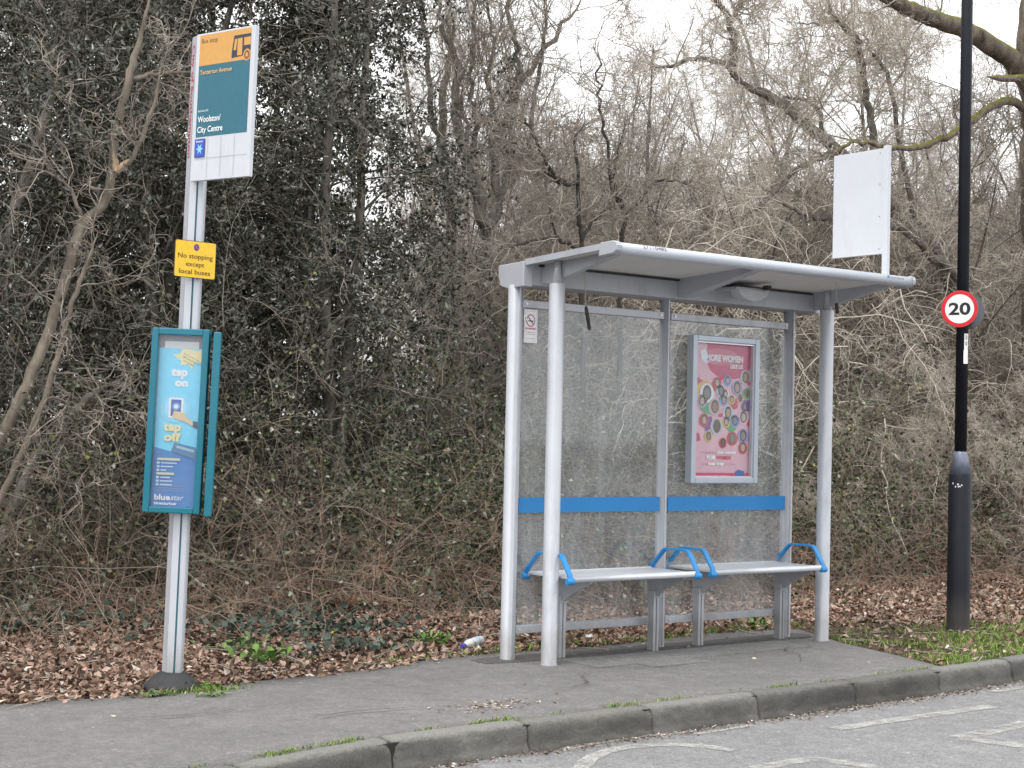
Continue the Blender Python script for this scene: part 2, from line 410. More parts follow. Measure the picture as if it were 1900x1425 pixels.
G = np.array([[grow_row(x, y) for x in gx] for y in gy])
I = np.arange(len(gx) * len(gy)).reshape(len(gy), len(gx))
Fq = np.stack([I[:-1, :-1], I[:-1, 1:], I[1:, 1:], I[1:, :-1]], -1).reshape(-1, 4)
G = G.reshape(-1, 3)
tag(mesh_np('ground', G, Fq, ground_mat(), smooth=True), kind='structure')

def asphalt(name, base, var, warm, wear):
    m, t, b = nodes(name)
    v = N(t, 'ShaderNodeTexVoronoi', Scale=170.); tc = t.nodes.new('ShaderNodeTexCoord'); t.links.new(tc.outputs['Object'], v.inputs[0])
    n1 = noise(t, 1.3, 7, .65); n2 = noise(t, 160, 4, .7); n3 = noise(t, 9, 6, .7)
    c = np.array([base * warm[0], base * warm[1], base * warm[2]])
    r1 = ramp(t, n1.outputs[0], [(.3, tuple(c * (1 - var))), (.7, tuple(c * (1 + var)))])
    r3 = ramp(t, n3.outputs[0], [(.35, (.82, .82, .82)), (.65, (1.12, 1.12, 1.12))])
    r2 = ramp(t, n2.outputs[0], [(.3, (.55, .55, .55)), (.7, (1.4, 1.4, 1.4))])
    rv = ramp(t, v.outputs['Color'], [(.0, (.6, .6, .6)), (.8, (1.1, 1.1, 1.1)), (1., (1.9, 1.9, 1.9))])
    o = r1.outputs[0]
    n5 = noise(t, 42, 5, .75); r5 = ramp(t, n5.outputs[0], [(.35, (.62, .62, .62)), (.55, (1., 1., 1.)), (.75, (1.5, 1.5, 1.48))])
    v2 = N(t, 'ShaderNodeTexVoronoi', Scale=55.); t.links.new(tc.outputs['Object'], v2.inputs[0]); r6 = ramp(t, v2.outputs['Color'], [(.0, (.8, .8, .8)), (.9, (1.05, 1.05, 1.05)), (.97, (1.9, 1.9, 1.85))])
    for q, f in ((r3, .9), (r2, wear), (rv, wear), (r5, .55), (r6, .6)):
        mu = N(t, 'ShaderNodeMixRGB', blend_type='MULTIPLY'); mu.inputs[0].default_value = f
        t.links.new(o, mu.inputs[1]); t.links.new(q.outputs[0], mu.inputs[2]); o = mu.outputs[0]
    t.links.new(o, b.inputs['Base Color']); b.inputs['Roughness'].default_value = .85
    bump(t, b, n2.outputs[0], .5, .006); return m
ROADM = asphalt('road_asphalt', .26, .10, (1.0, .985, 1.0), .8)
PAVM = asphalt('pavement_asphalt', .185, .16, (1.03, .99, .97), .5)
PAVM2 = asphalt('pavement_patch_asphalt', .21, .12, (1.0, .99, .97), .5)
PAVD = asphalt('contact_shade_asphalt', .10, .2, (1.03, .99, .97), .5)  # dark tone for the contact shade painted under the shelter

xs = np.concatenate([[-60, -20, -5], np.arange(0, 22, .1), [30, 60]])
rd = []
for x in xs: rd += [(x, -40, -.15), (x, 3, -.145), (x, kerb_y(x) + .02, -.15)]
rd = np.array(rd, float); I = np.arange(len(rd)).reshape(-1, 3)
Fq = np.stack([I[:-1, :-1], I[1:, :-1], I[1:, 1:], I[:-1, 1:]], -1).reshape(-1, 4)
tag(mesh_np('road', rd, Fq, ROADM), kind='structure')
# pavement: solid sheet between kerb and verge, ending where the grass begins
px_ = np.concatenate([[-60, -20, -5], np.arange(0, 9.02, .1)])
top = []
for x in px_:
    yb = back_y(x); yk = kerb_y(x) + .125
    for k in range(9): top.append((x, yk + (yb - yk) * k / 8, 0.004 * math.sin(x * 2.1 + k)))
for i, x in enumerate(np.linspace(9.06, 9.72, 10)):      # tapering east end
    yb = back_y(x); yk = float(np.interp(x, [9.02, 9.2, 9.35, 9.72], [kerb_y(9.0) + .125, 7.55, 8.15, 8.96]))
    for k in range(9): top.append((x, yk + (yb - yk) * k / 8, 0.004 * math.sin(x * 2.1 + k)))
top = np.array(top); nr = len(top) // 9; I = np.arange(len(top)).reshape(nr, 9)
Fq = np.stack([I[:-1, :-1], I[1:, :-1], I[1:, 1:], I[:-1, 1:]], -1).reshape(-1, 4)
bot = top.copy(); bot[:, 2] = -.06; nb = len(top)
skirt = [(I[i, 8], I[i + 1, 8], I[i + 1, 8] + nb, I[i, 8] + nb) for i in range(nr - 1)] + [(I[i + 1, 0], I[i, 0], I[i, 0] + nb, I[i + 1, 0] + nb) for i in range(nr - 1)]
tag(mesh_np('pavement', np.vstack([top, bot]), np.vstack([Fq, np.array(skirt)]), PAVM), kind='structure')
def sheet(name, pts, z, m, sub=1):
    p = []
    for i in range(len(pts)):
        q0, q1 = np.array(pts[i]), np.array(pts[(i + 1) % len(pts)])
        p += [q0 + (q1 - q0) * k / 14 + RNG.normal(size=2) * .004 for k in range(14)]
    mb = MB(); n = len(p)
    mb.add([(q[0], q[1], z) for q in p] + [(q[0], q[1], z - .02) for q in p], [tuple(range(n))] + [(i, n + i, n + (i + 1) % n, (i + 1) % n) for i in range(n)])
    return tag(mb.build(name, m), kind='structure')
sheet('pavement_patch', [(6.85, 8.02), (6.86, 8.42), (8.98, 8.47), (8.97, 8.12), (7.72, 8.06), (7.70, 7.88), (7.22, 7.86), (7.20, 8.03)], .0085, PAVM2)
sheet('contact_shade_strip', [(6.30, 8.52), (6.55, 8.47), (9.42, 8.52), (9.5, 8.62), (9.45, 8.74), (7.6, 8.72), (6.5, 8.74), (6.32, 8.70)], .0075, PAVD)  # painted shade: darkens the ground along the rear posts like a contact shadow
def crack(pts, w):
    q = smooth_path([(a, b, 0) for a, b in pts], 10, .006); T = norm(np.gradient(q, axis=0)); mb = MB(); vs = []
    for k, (p, t) in enumerate(zip(q, T)):
        ww = w * (.35 + .65 * random.random()) * math.sin(math.pi * (k + .6) / (len(q) + .2)); vs += [(p[0] - t[1] * ww, p[1] + t[0] * ww, .0135), (p[0] + t[1] * ww, p[1] - t[0] * ww, .0135)]
    mb.add(vs, [(2 * i, 2 * i + 1, 2 * i + 3, 2 * i + 2) for i in range(len(q) - 1)])
    tag(mb.build('pavement_crack', mat('crack_dark', (.018, .017, .016), .95)), kind='structure')
for c_ in ([(6.86, 8.0), (7.0, 7.9), (7.2, 7.86), (7.45, 7.8)], [(7.25, 7.62), (7.5, 7.55), (7.62, 7.45)], [(4.2, 7.3), (4.6, 7.36), (5.1, 7.3)], [(8.2, 7.5), (8.5, 7.8), (8.62, 8.05), (8.9, 8.2)], [(5.9, 7.4), (6.3, 7.5), (6.5, 7.75), (6.75, 7.85)], [(3.4, 7.8), (3.8, 7.7), (4.3, 7.75)]): crack(c_, .006)

def kerb_mat():
    m, t, b = nodes('kerb_concrete')
    n = noise(t, 6, 9, .7, stretch=(.4, 1, 1)); r = ramp(t, n.outputs[0], [(.3, (.05, .048, .046)), (.55, (.10, .096, .092)), (.75, (.17, .165, .157))])
    g = t.nodes.new('ShaderNodeNewGeometry'); sp = t.nodes.new('ShaderNodeSeparateXYZ'); t.links.new(g.outputs['Position'], sp.inputs[0])
    n2 = noise(t, 25, 6, .7); a = N(t, 'ShaderNodeMath', operation='MULTIPLY_ADD'); t.links.new(n2.outputs[0], a.inputs[0]); a.inputs[1].default_value = .05; t.links.new(sp.outputs[2], a.inputs[2])
    r2 = ramp(t, a.outputs[0], [(.005, (0, 0, 0)), (.028, (1, 1, 1))])     # scuffed, paler arris
    mm = N(t, 'ShaderNodeMixRGB'); t.links.new(r2.outputs[0], mm.inputs[0]); t.links.new(r.outputs[0], mm.inputs[1]); mm.inputs[2].default_value = (.17, .167, .16, 1)
    mu = N(t, 'ShaderNodeMixRGB', blend_type='MULTIPLY'); mu.inputs[0].default_value = .7; r3 = ramp(t, noise(t, 90, 4, .7).outputs[0], [(.3, (.6, .6, .6)), (.7, (1.3, 1.3, 1.3))])
    t.links.new(mm.outputs[0], mu.inputs[1]); t.links.new(r3.outputs[0], mu.inputs[2]); at_ = N(t, 'ShaderNodeAttribute', attribute_name='Col'); m4 = N(t, 'ShaderNodeMixRGB', blend_type='MULTIPLY'); m4.inputs[0].default_value = 1.; t.links.new(mu.outputs[0], m4.inputs[1]); t.links.new(at_.outputs['Color'], m4.inputs[2]); t.links.new(m4.outputs[0], b.inputs['Base Color'])
    b.inputs['Roughness'].default_value = .85; bump(t, b, n2.outputs[0], .6, .01); return m
KM = kerb_mat()
jx = [4.36 - .915 * k for k in range(60, 0, -1)] + [4.36, 5.235, 6.14, 7.02, 7.93, 8.84, 9.72] + [9.72 + .915 * k for k in range(1, 30)]
prof = [(.135, -.2), (.135, 0.0), (.11, .004), (.06, .004), (.035, .000), (.015, -.012), (.004, -.032), (0, -.055), (-.002, -.10), (-.004, -.118), (-.012, -.128), (-.014, -.2)]
kv, kf, b0, kc = [], [], 0, []
for a, b in zip(jx[:-1], jx[1:]):
    g = .005; n = 26 if -1 < a < 16 else 2; m = len(prof)
    dz = random.uniform(-.005, .005); tone = random.uniform(.78, 1.2); kc += [(tone, tone * random.uniform(.97, 1.), tone * random.uniform(.94, .99))] * ((n + 1) * m)
    for i in range(n + 1):
        x = a + g + (b - a - 2 * g) * i / n; e = min(i, n - i); ch = (.008 if e == 0 else .006 if e == 1 else .003 if random.random() < .12 else 0) * random.uniform(.3, 2.2)
        for q, (py, pz) in enumerate(prof):
            fl = 0 if q in (0, 1, m - 1) else 1
            kv.append((x, kerb_y(x) + py + fl * (random.gauss(0, .0022) + ch * (1 if q > 2 else 0)), pz + dz + fl * (random.gauss(0, .0016) - ch * .6 * (q < 8))))
    for i in range(n):
        for q in range(m - 1): kf.append((b0 + i * m + q, b0 + (i + 1) * m + q, b0 + (i + 1) * m + q + 1, b0 + i * m + q + 1))
    # end caps as quads strips
    for e0 in (b0, b0 + n * m):
        for q in range(m // 2 - 1): kf.append((e0 + q, e0 + q + 1, e0 + m - 2 - q, e0 + m - 1 - q))
    b0 += (n + 1) * m
tag(mesh_np('kerb', np.array(kv), np.array(kf), KM, smooth=True, col=np.array(kc)), kind='structure')
jm = MB()
for a, b in zip(np.arange(-6, 30, .5), np.arange(-5.5, 30.5, .5)):
    y0, y1 = kerb_y(a) + .03, kerb_y(b) + .03
    jm.add([(a, y0, -.24), (b, y1, -.24), (b, y1, -.012), (a, y0, -.012), (a, y0 + .1, -.012), (b, y1 + .1, -.012)], [(0, 1, 2, 3), (3, 2, 5, 4)])
tag(jm.build('kerb_bedding', mat('dark_joint', (.02, .019, .017), .9)), kind='structure')

# worn road paint
def paint_mat():
    m, t, b = nodes('worn_road_paint'); out = t.nodes['Material Output']
    b.inputs['Base Color'].default_value = (.55, .545, .51, 1); b.inputs['Roughness'].default_value = .8
    n = noise(t, 9, 10, .85); n2 = noise(t, 120, 4, .7); ad = N(t, 'ShaderNodeMath', operation='MULTIPLY_ADD'); t.links.new(n2.outputs[0], ad.inputs[0]); ad.inputs[1].default_value = .55; t.links.new(n.outputs[0], ad.inputs[2])
    r = ramp(t, ad.outputs[0], [(.67, (0, 0, 0)), (.93, (.85, .85, .85))])
    tr = N(t, 'ShaderNodeBsdfTransparent'); ms = t.nodes.new('ShaderNodeMixShader')
    t.links.new(r.outputs[0], ms.inputs[0]); t.links.new(tr.outputs[0], ms.inputs[1]); t.links.new(b.outputs[0], ms.inputs[2]); t.links.new(ms.outputs[0], out.inputs[0]); return m
PAINT = paint_mat()
def stroke(pts, w, z=-.1435):
    p = smooth_path([(a, b, 0) for a, b in pts], 6); mb = MB(); T = np.gradient(p, axis=0); T = norm(T); nrm = np.stack([-T[:, 1], T[:, 0]], 1)
    vs = []
    for k, (q, n) in enumerate(zip(p, nrm)):
        ww = w * (1 + .12 * math.sin(k * 1.7)); vs += [(q[0] + n[0] * ww / 2, q[1] + n[1] * ww / 2, z), (q[0] - n[0] * ww / 2, q[1] - n[1] * ww / 2, z)]
    mb.add(vs, [(2 * i, 2 * i + 1, 2 * i + 3, 2 * i + 2) for i in range(len(p) - 1)]); return mb
def P2(*pts): return [tuple(atz(x, y, -.15)[:2]) for x, y in pts]
for pts, w in ((P2((1548, 1354), (1700, 1332), (1840, 1312)), .10), (P2((1070, 1440), (1092, 1412), (1140, 1392), (1220, 1384), (1300, 1386), (1362, 1394)), .09),
               (P2((1780, 1371), (1840, 1358), (1910, 1342)), .12), (P2((1782, 1371), (1850, 1380), (1930, 1390)), .12), (P2((1400, 1428), (1500, 1411), (1560, 1416), (1640, 1428)), .10),
               (P2((1040, 1392), (1150, 1372), (1260, 1360)), .07), (P2((1290, 1364), (1400, 1347)), .035), (P2((1840, 1285), (1930, 1272)), .07)):
    tag(stroke(pts, w).build('road_marking', PAINT), kind='structure')

# ------------------------------------------------------------------ bus shelter
SH = empty('bus_shelter', (7.9, 8.62, 0), 'silver metal bus shelter with dirty glass back and a pink poster, standing on the pavement', 'bus shelter')
for x, r, n in ((6.564, .050, 1), (7.925, .040, 0), (9.222, .046, 1)):
    mb = MB(); mb.cyl((x, 8.62), [(-.02, r + .006), (.004, r + .006), (.004, r), (2.505, r)], 32)
    mb.box((x - .006, 8.62 - r - .004, .02), (x + .006, 8.62 - r + .006, 2.5))
    mb.build('post', ALU, SH)
for x, y in ((6.663, 8.3), (9.34, 8.345)):
    mb = MB(); mb.cyl((x, y), [(-.02, .056), (.004, .060), (.012, .053), (2.50, .053), (2.505, .051), (2.506, .036), (2.60, .024), (2.66, .022)], 32)
    mb.build('post', ALU, SH)
for x in (6.564, 7.925, 9.222):
    for z in (2.384, .199):
        for s_ in (-1, 1):
            if (x < 7 and s_ < 0) or (x > 9 and s_ > 0): continue
            xb = x + s_ * .07; MB().prism([(xb + .009 * math.cos(k), z + .009 * math.sin(k)) for k in np.linspace(0, 2 * math.pi, 9)[:-1]], 1, 8.583, 8.5915).build('bolt', STEEL, SH)
# rails
for z0, z1, nm in ((2.358, 2.41, 'top_rail'), (.172, .226, 'bottom_rail')):
    for x0, x1 in ((6.608, 7.89), (7.96, 9.182)):
        MB().box((x0, 8.59, z0), (x1, 8.65, z1)).build(nm, ALU, SH, .004)
for x0, x1 in ((6.605, 7.892), (7.957, 9.186)):
    MB().box((x0, 8.615, .224), (x1, 8.625, 2.360)).build('glass_panel', GLASS, SH)
for x0, x1 in ((6.612, 7.884), (7.964, 9.18)):
    MB().box((x0, 8.594, .98), (x1, 8.6065, 1.082)).build('blue_band', BLUEB, SH)
# rear beam with moulded end caps
YB0, YB1 = 8.50, 8.765
mb = MB(); mb.prism([(YB0, 2.505), (YB1 - .09, 2.495), (YB1 - .01, 2.53), (YB1, 2.60), (YB1 - .005, 2.637), (YB0, 2.648)], 0, 6.60, 9.37); mb.build('rear_beam', ALU2, SH)
for a, b in ((6.525, 6.605), (9.365, 9.42)):
    mb = MB(); mb.prism([(YB0 - .012, 2.49), (YB1 - .1, 2.482), (YB1 - .02, 2.505), (YB1 + .004, 2.57), (YB1 + .006, 2.645), (YB0 - .012, 2.658)], 0, a, b); mb.build('end_cap', ALU2, SH, .006)
# roof slab rising to the front, with edge strips and the tubular front edge
def roof_z(y): return 2.643 + (8.76 - y) * (2.712 - 2.643) / (8.76 - 7.6)
RX0, RX1 = 6.545, 9.395
mb = MB(); mb.prism([(8.76, 2.632), (8.76, 2.640), (7.60, 2.706), (7.60, 2.692)], 0, RX0 + .02, RX1 - .02); mb.build('roof_panel', CEIL, SH)
for a, b in ((RX0 - .005, RX0 + .03), (RX1 - .03, RX1 + .005)):
    mb = MB(); mb.prism([(8.49, roof_z(8.49) - .028), (8.49, roof_z(8.49) + .012), (7.62, roof_z(7.62) + .008), (7.62, roof_z(7.62) - .032)], 0, a, b); mb.build('roof_edge', ALU2, SH)
ang = [math.radians(a) for a in range(-90, 121, 15)]
nose = [(7.60 - .034 * math.cos(a), 2.681 + .034 * math.sin(a)) for a in ang] + [(7.70, 2.706), (7.72, 2.66), (7.66, 2.647)]
mb = MB(); mb.prism([(p[0], p[1]) for p in nose], 0, RX0 + .03, RX1 - .01, smooth=True); mb.build('front_edge', mat('front_edge_paint', (.50, .53, .585), .3, .1, .04, 5), SH)
for a, b in ((RX0 - .012, RX0 + .032), (RX1 - .012, RX1 + .012)):
    mb = MB(); mb.prism([(7.72, 2.718), (7.60, 2.722), (7.568, 2.712), (7.557, 2.69), (7.563, 2.66), (7.60, 2.642), (7.735, 2.632)], 0, a, b); mb.build('end_cap', ALU2, SH, .005)
# tapering arms under the roof
for xa, w in ((6.69, .05), (7.93, .085), (9.352, .04)):
    mb = MB(); zt = lambda y: roof_z(y) - .012
    mb.prism([(8.50, 2.515), (8.50, zt(8.5)), (7.66, zt(7.66)), (7.66, zt(7.66) - .02), (8.42, 2.515)], 0, xa, xa + w); mb.build('roof_arm', ALU2, SH, .003)
# drip line between ceiling and beam, strip light, cords
MB().box((6.66, 8.475, 2.628), (7.925, 8.495, 2.640)).build('ceiling_trim', mat('black_trim', (.02, .02, .02), .5), SH)
MB().box((8.02, 8.475, 2.628), (9.325, 8.495, 2.640)).build('ceiling_trim', mat('black_trim', (.02, .02, .02), .5), SH)
pts = [(8.47 + .155 * math.cos(a), 2.598 - .085 * math.sin(a)) for a in np.linspace(0, math.pi, 20)]
mb = MB(); mb.prism([(p[0], p[1]) for p in pts], 1, 8.27, 8.36)
li = mb.build('roof_light', mat('light_diffuser', (.46, .47, .49), .4), SH, .006)
MB().box((8.30, 8.28, 2.592), (8.64, 8.50, 2.607)).build('bracket', ALU2, li)
mb = MB(); mb.box((8.56, 8.22, 2.60), (8.60, 8.27, 2.63)); mb.build('sensor', RUBBER, li)
for (ux, uy), (bx_, by_), (kx, ky), Yc in (((1084, 500), (1087, 568), (1094, 612), 8.32), ((1551, 536), (1552, 562), (1554, 582), 7.95)):
    A = at(ux, uy, Yc); B = at(bx_, by_, Yc); K = at(kx, ky, Yc); A = A.copy(); A[2] = roof_z(Yc) - .006
    cd = MB().tube([A, (A + B) / 2 + [.002, 0, 0], B], .003, 6).build('cord', mat('cord_fibre', (.4, .38, .34), .8), SH)
    MB().tube([B, B + (K - B) * .1, B + (K - B) * .2, K - (K - B) * .08, K], [.006, .012, .013, .013, .009], 10).build('toggle', RUBBER, cd)
# poster case bolted to the glass
X0, X1, Z0, Z1 = 8.115, 8.80, 1.18, 2.261
cs = MB(); fw = .045
cs.box((X0, 8.515, Z0), (X0 + fw, 8.585, Z1)); cs.box((X1 - fw, 8.515, Z0), (X1, 8.585, Z1)); cs.box((X0 + fw, 8.515, Z1 - fw), (X1 - fw, 8.585, Z1)); cs.box((X0 + fw, 8.515, Z0), (X1 - fw, 8.585, Z0 + fw))
pc = cs.build('poster_case', DARKST, SH, .006)
lip = MB()
for a, b in (((X0 + fw, 8.53, Z0 + fw), (X0 + fw + .012, 8.56, Z1 - fw)), ((X1 - fw - .012, 8.53, Z0 + fw), (X1 - fw, 8.56, Z1 - fw)), ((X0 + fw + .012, 8.53, Z1 - fw - .01), (X1 - fw - .012, 8.56, Z1 - fw)), ((X0 + fw + .012, 8.53, Z0 + fw), (X1 - fw - .012, 8.56, Z0 + fw + .008))): lip.box(a, b)
lip.build('inner_frame', STEEL, pc)
MB().box((X0 + .03, 8.57, Z0 + .03), (X1 - .03, 8.583, Z1 - .03)).build('backboard', mat('poster_board', (.6, .6, .6), .6), pc)
PW, PH = X1 - X0 - 2 * fw, Z1 - Z0 - 2 * fw
a = Art(lambda u, v, h: (X0 + fw + u * PW, 8.569 - h, Z0 + fw + v * PH), .001, .0006)
pink, mag, red, yel, grn, pur, blu, wht = (.80, .46, .53), (.58, .05, .15), (.55, .04, .05), (.72, .45, .13), (.06, .36, .13), (.16, .05, .26), (.16, .34, .60), (.82, .80, .82)
a.rect(0, 0, 1, 1, pink)
sh = [(.24, 1), (1, 1), (1, .85)] + [(.62 + .38 * math.cos(t) * 1.0, .86 - .13 * math.sin(t)) for t in np.linspace(.1, math.pi - .1, 16)] + [(.24, .88)]
a.poly(sh, mag); a.oval(.45, .895, .33, .062, (.66, .17, .25)); a.poly([(.12, .93), (.20, .95), (.24, .92), (.24, .885), (.27, .85), (.22, .84), (.14, .87)], wht)
a.text('MORE WOMEN', .86, .862, .64, .046, wht, .05, 'R', up=False); a.text('LIKE US', .86, .815, .22, .028, wht, .05, 'R')
a.poly([(0, .74), (.06, .745), (.2, .70), (.12, .62), (0, .58)], mag)
a.poly([(.22 + (.20 + .0) * math.cos(t), .61 + .10 * math.sin(t)) for t in np.linspace(1.2, 4.4, 14)] + [(.22 + .12 * math.cos(t), .61 + .06 * math.sin(t)) for t in np.linspace(4.4, 1.2, 14)], yel)
a.poly([(.12, .55), (.2, .57), (.32, .535), (.42, .50), (.36, .46), (.2, .475), (.13, .50)], grn, up=False)
a.poly([(.58, .43), (.68, .40), (.76, .36), (.68, .33), (.6, .36)], grn, up=False); a.poly([(.18, .44), (.33, .45), (.34, .37), (.24, .335), (.19, .38)], pur, up=False)
a.poly([(.84, .58), (1, .58), (1, .50), (.9, .49)], pur, up=False); a.poly([(.68, .60), (.78, .58), (.78, .52), (.7, .505), (.64, .55)], red, up=False)
a.poly([(.92, .45), (1, .44), (1, .37), (.95, .39)], red, up=False); a.poly([(0, .33), (.12, .325), (.15, .27), (.0, .25)], mag, up=False); a.poly([(.32, .70), (.46, .72), (.44, .64), (.34, .635)], red)
fr = random.Random(3)
skin = [(.32, .16, .10), (.45, .28, .2), (.12, .07, .05), (.5, .38, .32), (.22, .2, .2)]; bgc = [wht, yel, red, blu, pur, (.5, .5, .52), (.45, .3, .5), pink]
ppl = [(.24, .62, .10, wht), (.16, .56, .07, (.4, .3, .5)), (.41, .70, .06, red), (.59, .72, .055, blu), (.48, .64, .07, (.5, .5, .55)), (.56, .62, .05, wht), (.76, .67, .08, (.45, .3, .5)), (.93, .63, .06, grn),
       (.92, .75, .08, (.5, .5, .5)), (.38, .52, .09, (.6, .4, .45)), (.53, .575, .06, blu), (.67, .58, .05, yel), (.61, .48, .08, (.6, .6, .6)), (.82, .59, .05, (.7, .4, .3)), (.2, .42, .07, red), (.42, .375, .09, (.55, .5, .5)),
       (.58, .41, .06, yel), (.73, .42, .07, blu), (.88, .45, .08, pink), (.28, .30, .06, yel), (.53, .255, .055, red), (.69, .29, .075, red), (.88, .31, .08, (.4, .3, .55)), (.88, .22, .065, red), (.9, .53, .05, pur)]
ppl = [(min(u, 1 - r * 1.2), v, r * 1.2, c) for u, v, r, c in ppl]
for k, (u, v, r, c) in enumerate(ppl):
    q = r * PW / PH
    a.oval(u, v, r, q, c, 14, up=False)
a.h += a.step
for k, (u, v, r, c) in enumerate(ppl): a.oval(u, v + .004, r * .62, r * PW / PH * .8, fr.choice([(.03, .02, .02), (.1, .05, .03), (.2, .1, .04), (.05, .04, .05)]), 12, up=False)
a.h += a.step
for k, (u, v, r, c) in enumerate(ppl): a.oval(u, v, r * .42, r * PW / PH * .55, fr.choice(skin), 12, up=False)
a.h += a.step
for u, v in ((.48, .735), (.95, .71), (.48, .46)): a.oval(u, v, .03, .015, mag, 12, up=False)
a.h += a.step
a.text('changing', .40, .178, .24, .012, (.45, .25, .32), 0, 'R', up=False); a.text('the world', .43, .176, .32, .019, wht, .05, up=False)
a.text('FOR', .25, .133, .16, .026, wht, .05, up=False); a.text('WOMEN', .42, .133, .25, .026, (.60, .08, .12), .03, up=False)
a.text('one', .18, .092, .08, .013, (.45, .25, .32), up=False); a.text('bus trip', .28, .09, .27, .022, wht, .05, up=False); a.text('at a time', .56, .092, .20, .013, (.45, .25, .32), up=False)
a.rect(0, .0, 1, .032, mag); a.poly([(.75, .0), (.74, .035), (.80, .058), (.90, .045), (.92, .0)], (.05, .12, .35)); a.text('Find out more this season', .03, .006, .60, .010, wht, up=False)
a.build('poster', pc)
MB().box((X0 + fw + .012, 8.5595, Z0 + fw + .008), (X1 - fw - .012, 8.5615, Z1 - fw - .01)).build('glazing', CLEAR, pc)
# no smoking notice on the glass
a = Art(lambda u, v, h: (6.632 + u, 8.611 - h, 2.125 + v), .0006, .0005)
w_, h_ = .115, .225
a.rect(0, 0, w_, h_, (.80, .80, .82)); a.rect(.006, .012, w_ - .008, h_ - .012, (.45, .45, .47)); a.rect(.008, .014, w_ - .01, h_ - .014, (.80, .79, .81))
a.oval(.056, .150, .038, .042, (.33, .04, .09)); a.oval(.056, .150, .031, .035, (.80, .79, .81))
a.rect(.036, .143, .078, .151, (.04, .03, .03), up=False); a.poly([(.030, .172), (.034, .178), (.083, .126), (.079, .120)], (.33, .04, .09)); a.text('NO SMOKING', .056, .090, .088, .011, (.42, .06, .12), .03, 'C')
for v in (.068, .054, .026): a.text('It is against the law' if v > .06 else 'to smoke in this shelter', .056, v, .084, .0065, (.25, .25, .27), .01, 'C', up=False)
a.build('no_smoking_notice', SH)
a = Art(lambda u, v, h: (6.60 + u, 8.556 - h, 2.27 + v), .0015); a.rect(-.012, 0, .014, .032, (.7, .7, .68)); a.text('5', -.004, .006, .01, .016, (.05, .05, .05), .03); a.build('number_label', SH)
a = Art(lambda u, v, h: (9.20 + u, 8.556 - h, 2.30 + v), .0015); a.rect(0, 0, .026, .045, (.7, .7, .68)); a.text('5', .008, .012, .01, .018, (.05, .05, .05), .03); a.build('number_label', SH)
# roof lettering
fe = lambda x0, z0: (lambda u, v, h: (x0 + u, 7.6 - (.0345 + h) * math.cos((z0 + v) / .034), 2.681 + (.0345 + h) * math.sin((z0 + v) / .034)))
a = Art(fe(6.76, .010), .002); a.text('27110482', 0, 0, .20, .021, (.10, .10, .11), .01); a.build('number_label', SH)
a = Art(fe(9.10, .006), .002); a.poly([(0, 0), (.02, .0), (.03, .018), (.008, .02)], (.02, .15, .32)); a.text('Clear Channel', .038, .0, .14, .013, (.12, .14, .25), .01); a.build('maker_label', SH)
# blank white flag panel on the roof
MB().box((9.345, 7.785, 2.70), (9.383, 7.83, 3.70)).build('flag_post', WHITE, SH, .003)
fp = MB().box((9.35, 7.83, 2.90), (9.375, 8.312, 3.683)).build('flag_panel', WHITE, SH, .003)
for z in (2.94, 3.18, 3.42, 3.65): rv = MB(); rv.prism([(7.86 + .005 * math.cos(k), z + .005 * math.sin(k)) for k in np.linspace(0, 6.28, 9)[:-1]], 0, 9.3465, 9.3505); rv.build('rivet', mat('rivet_grey', (.3, .3, .32), .4), fp)

# ------------------------------------------------------------------ perch benches inside the shelter
BN = empty('perch_bench', (7.27, 8.45, 0), 'perforated silver perch bench with blue armrests, the nearer one beside the bin-free left posts', 'bench', 'perch benches in the shelter')
seatm, st, sb_ = nodes('perforated_seat')
_tc = st.nodes.new('ShaderNodeTexCoord'); _mp = N(st, 'ShaderNodeMapping'); _mp.inputs['Scale'].default_value = (70, 22, 1); st.links.new(_tc.outputs['Object'], _mp.inputs[0])
_ck = N(st, 'ShaderNodeTexBrick', Scale=1., **{}); _ck.inputs['Color1'].default_value = (.1, .1, .11, 1); _ck.inputs['Color2'].default_value = (.12, .12, .13, 1); _ck.inputs['Mortar'].default_value = (.62, .64, .68, 1); _ck.inputs['Mortar Size'].default_value = .16
st.links.new(_mp.outputs[0], _ck.inputs[0]); st.links.new(_ck.outputs[0], sb_.inputs['Base Color']); sb_.inputs['Roughness'].default_value = .35; sb_.inputs['Metallic'].default_value = .3
mb = MB(); mb.box((6.725, 8.165, .566), (7.812, 8.60, .580)); seat = mb.build('seat', seatm, BN)
SEATP = mat('seat_edge', (.64, .66, .70), .3, .3, .04, 8)
MB().tube([(6.71, 8.155, .567), (7.83, 8.155, .567)], .021, 14).build('front_rail', SEATP, seat); MB().tube([(6.71, 8.61, .567), (7.83, 8.61, .567)], .018, 12).build('rear_rail', SEATP, seat)
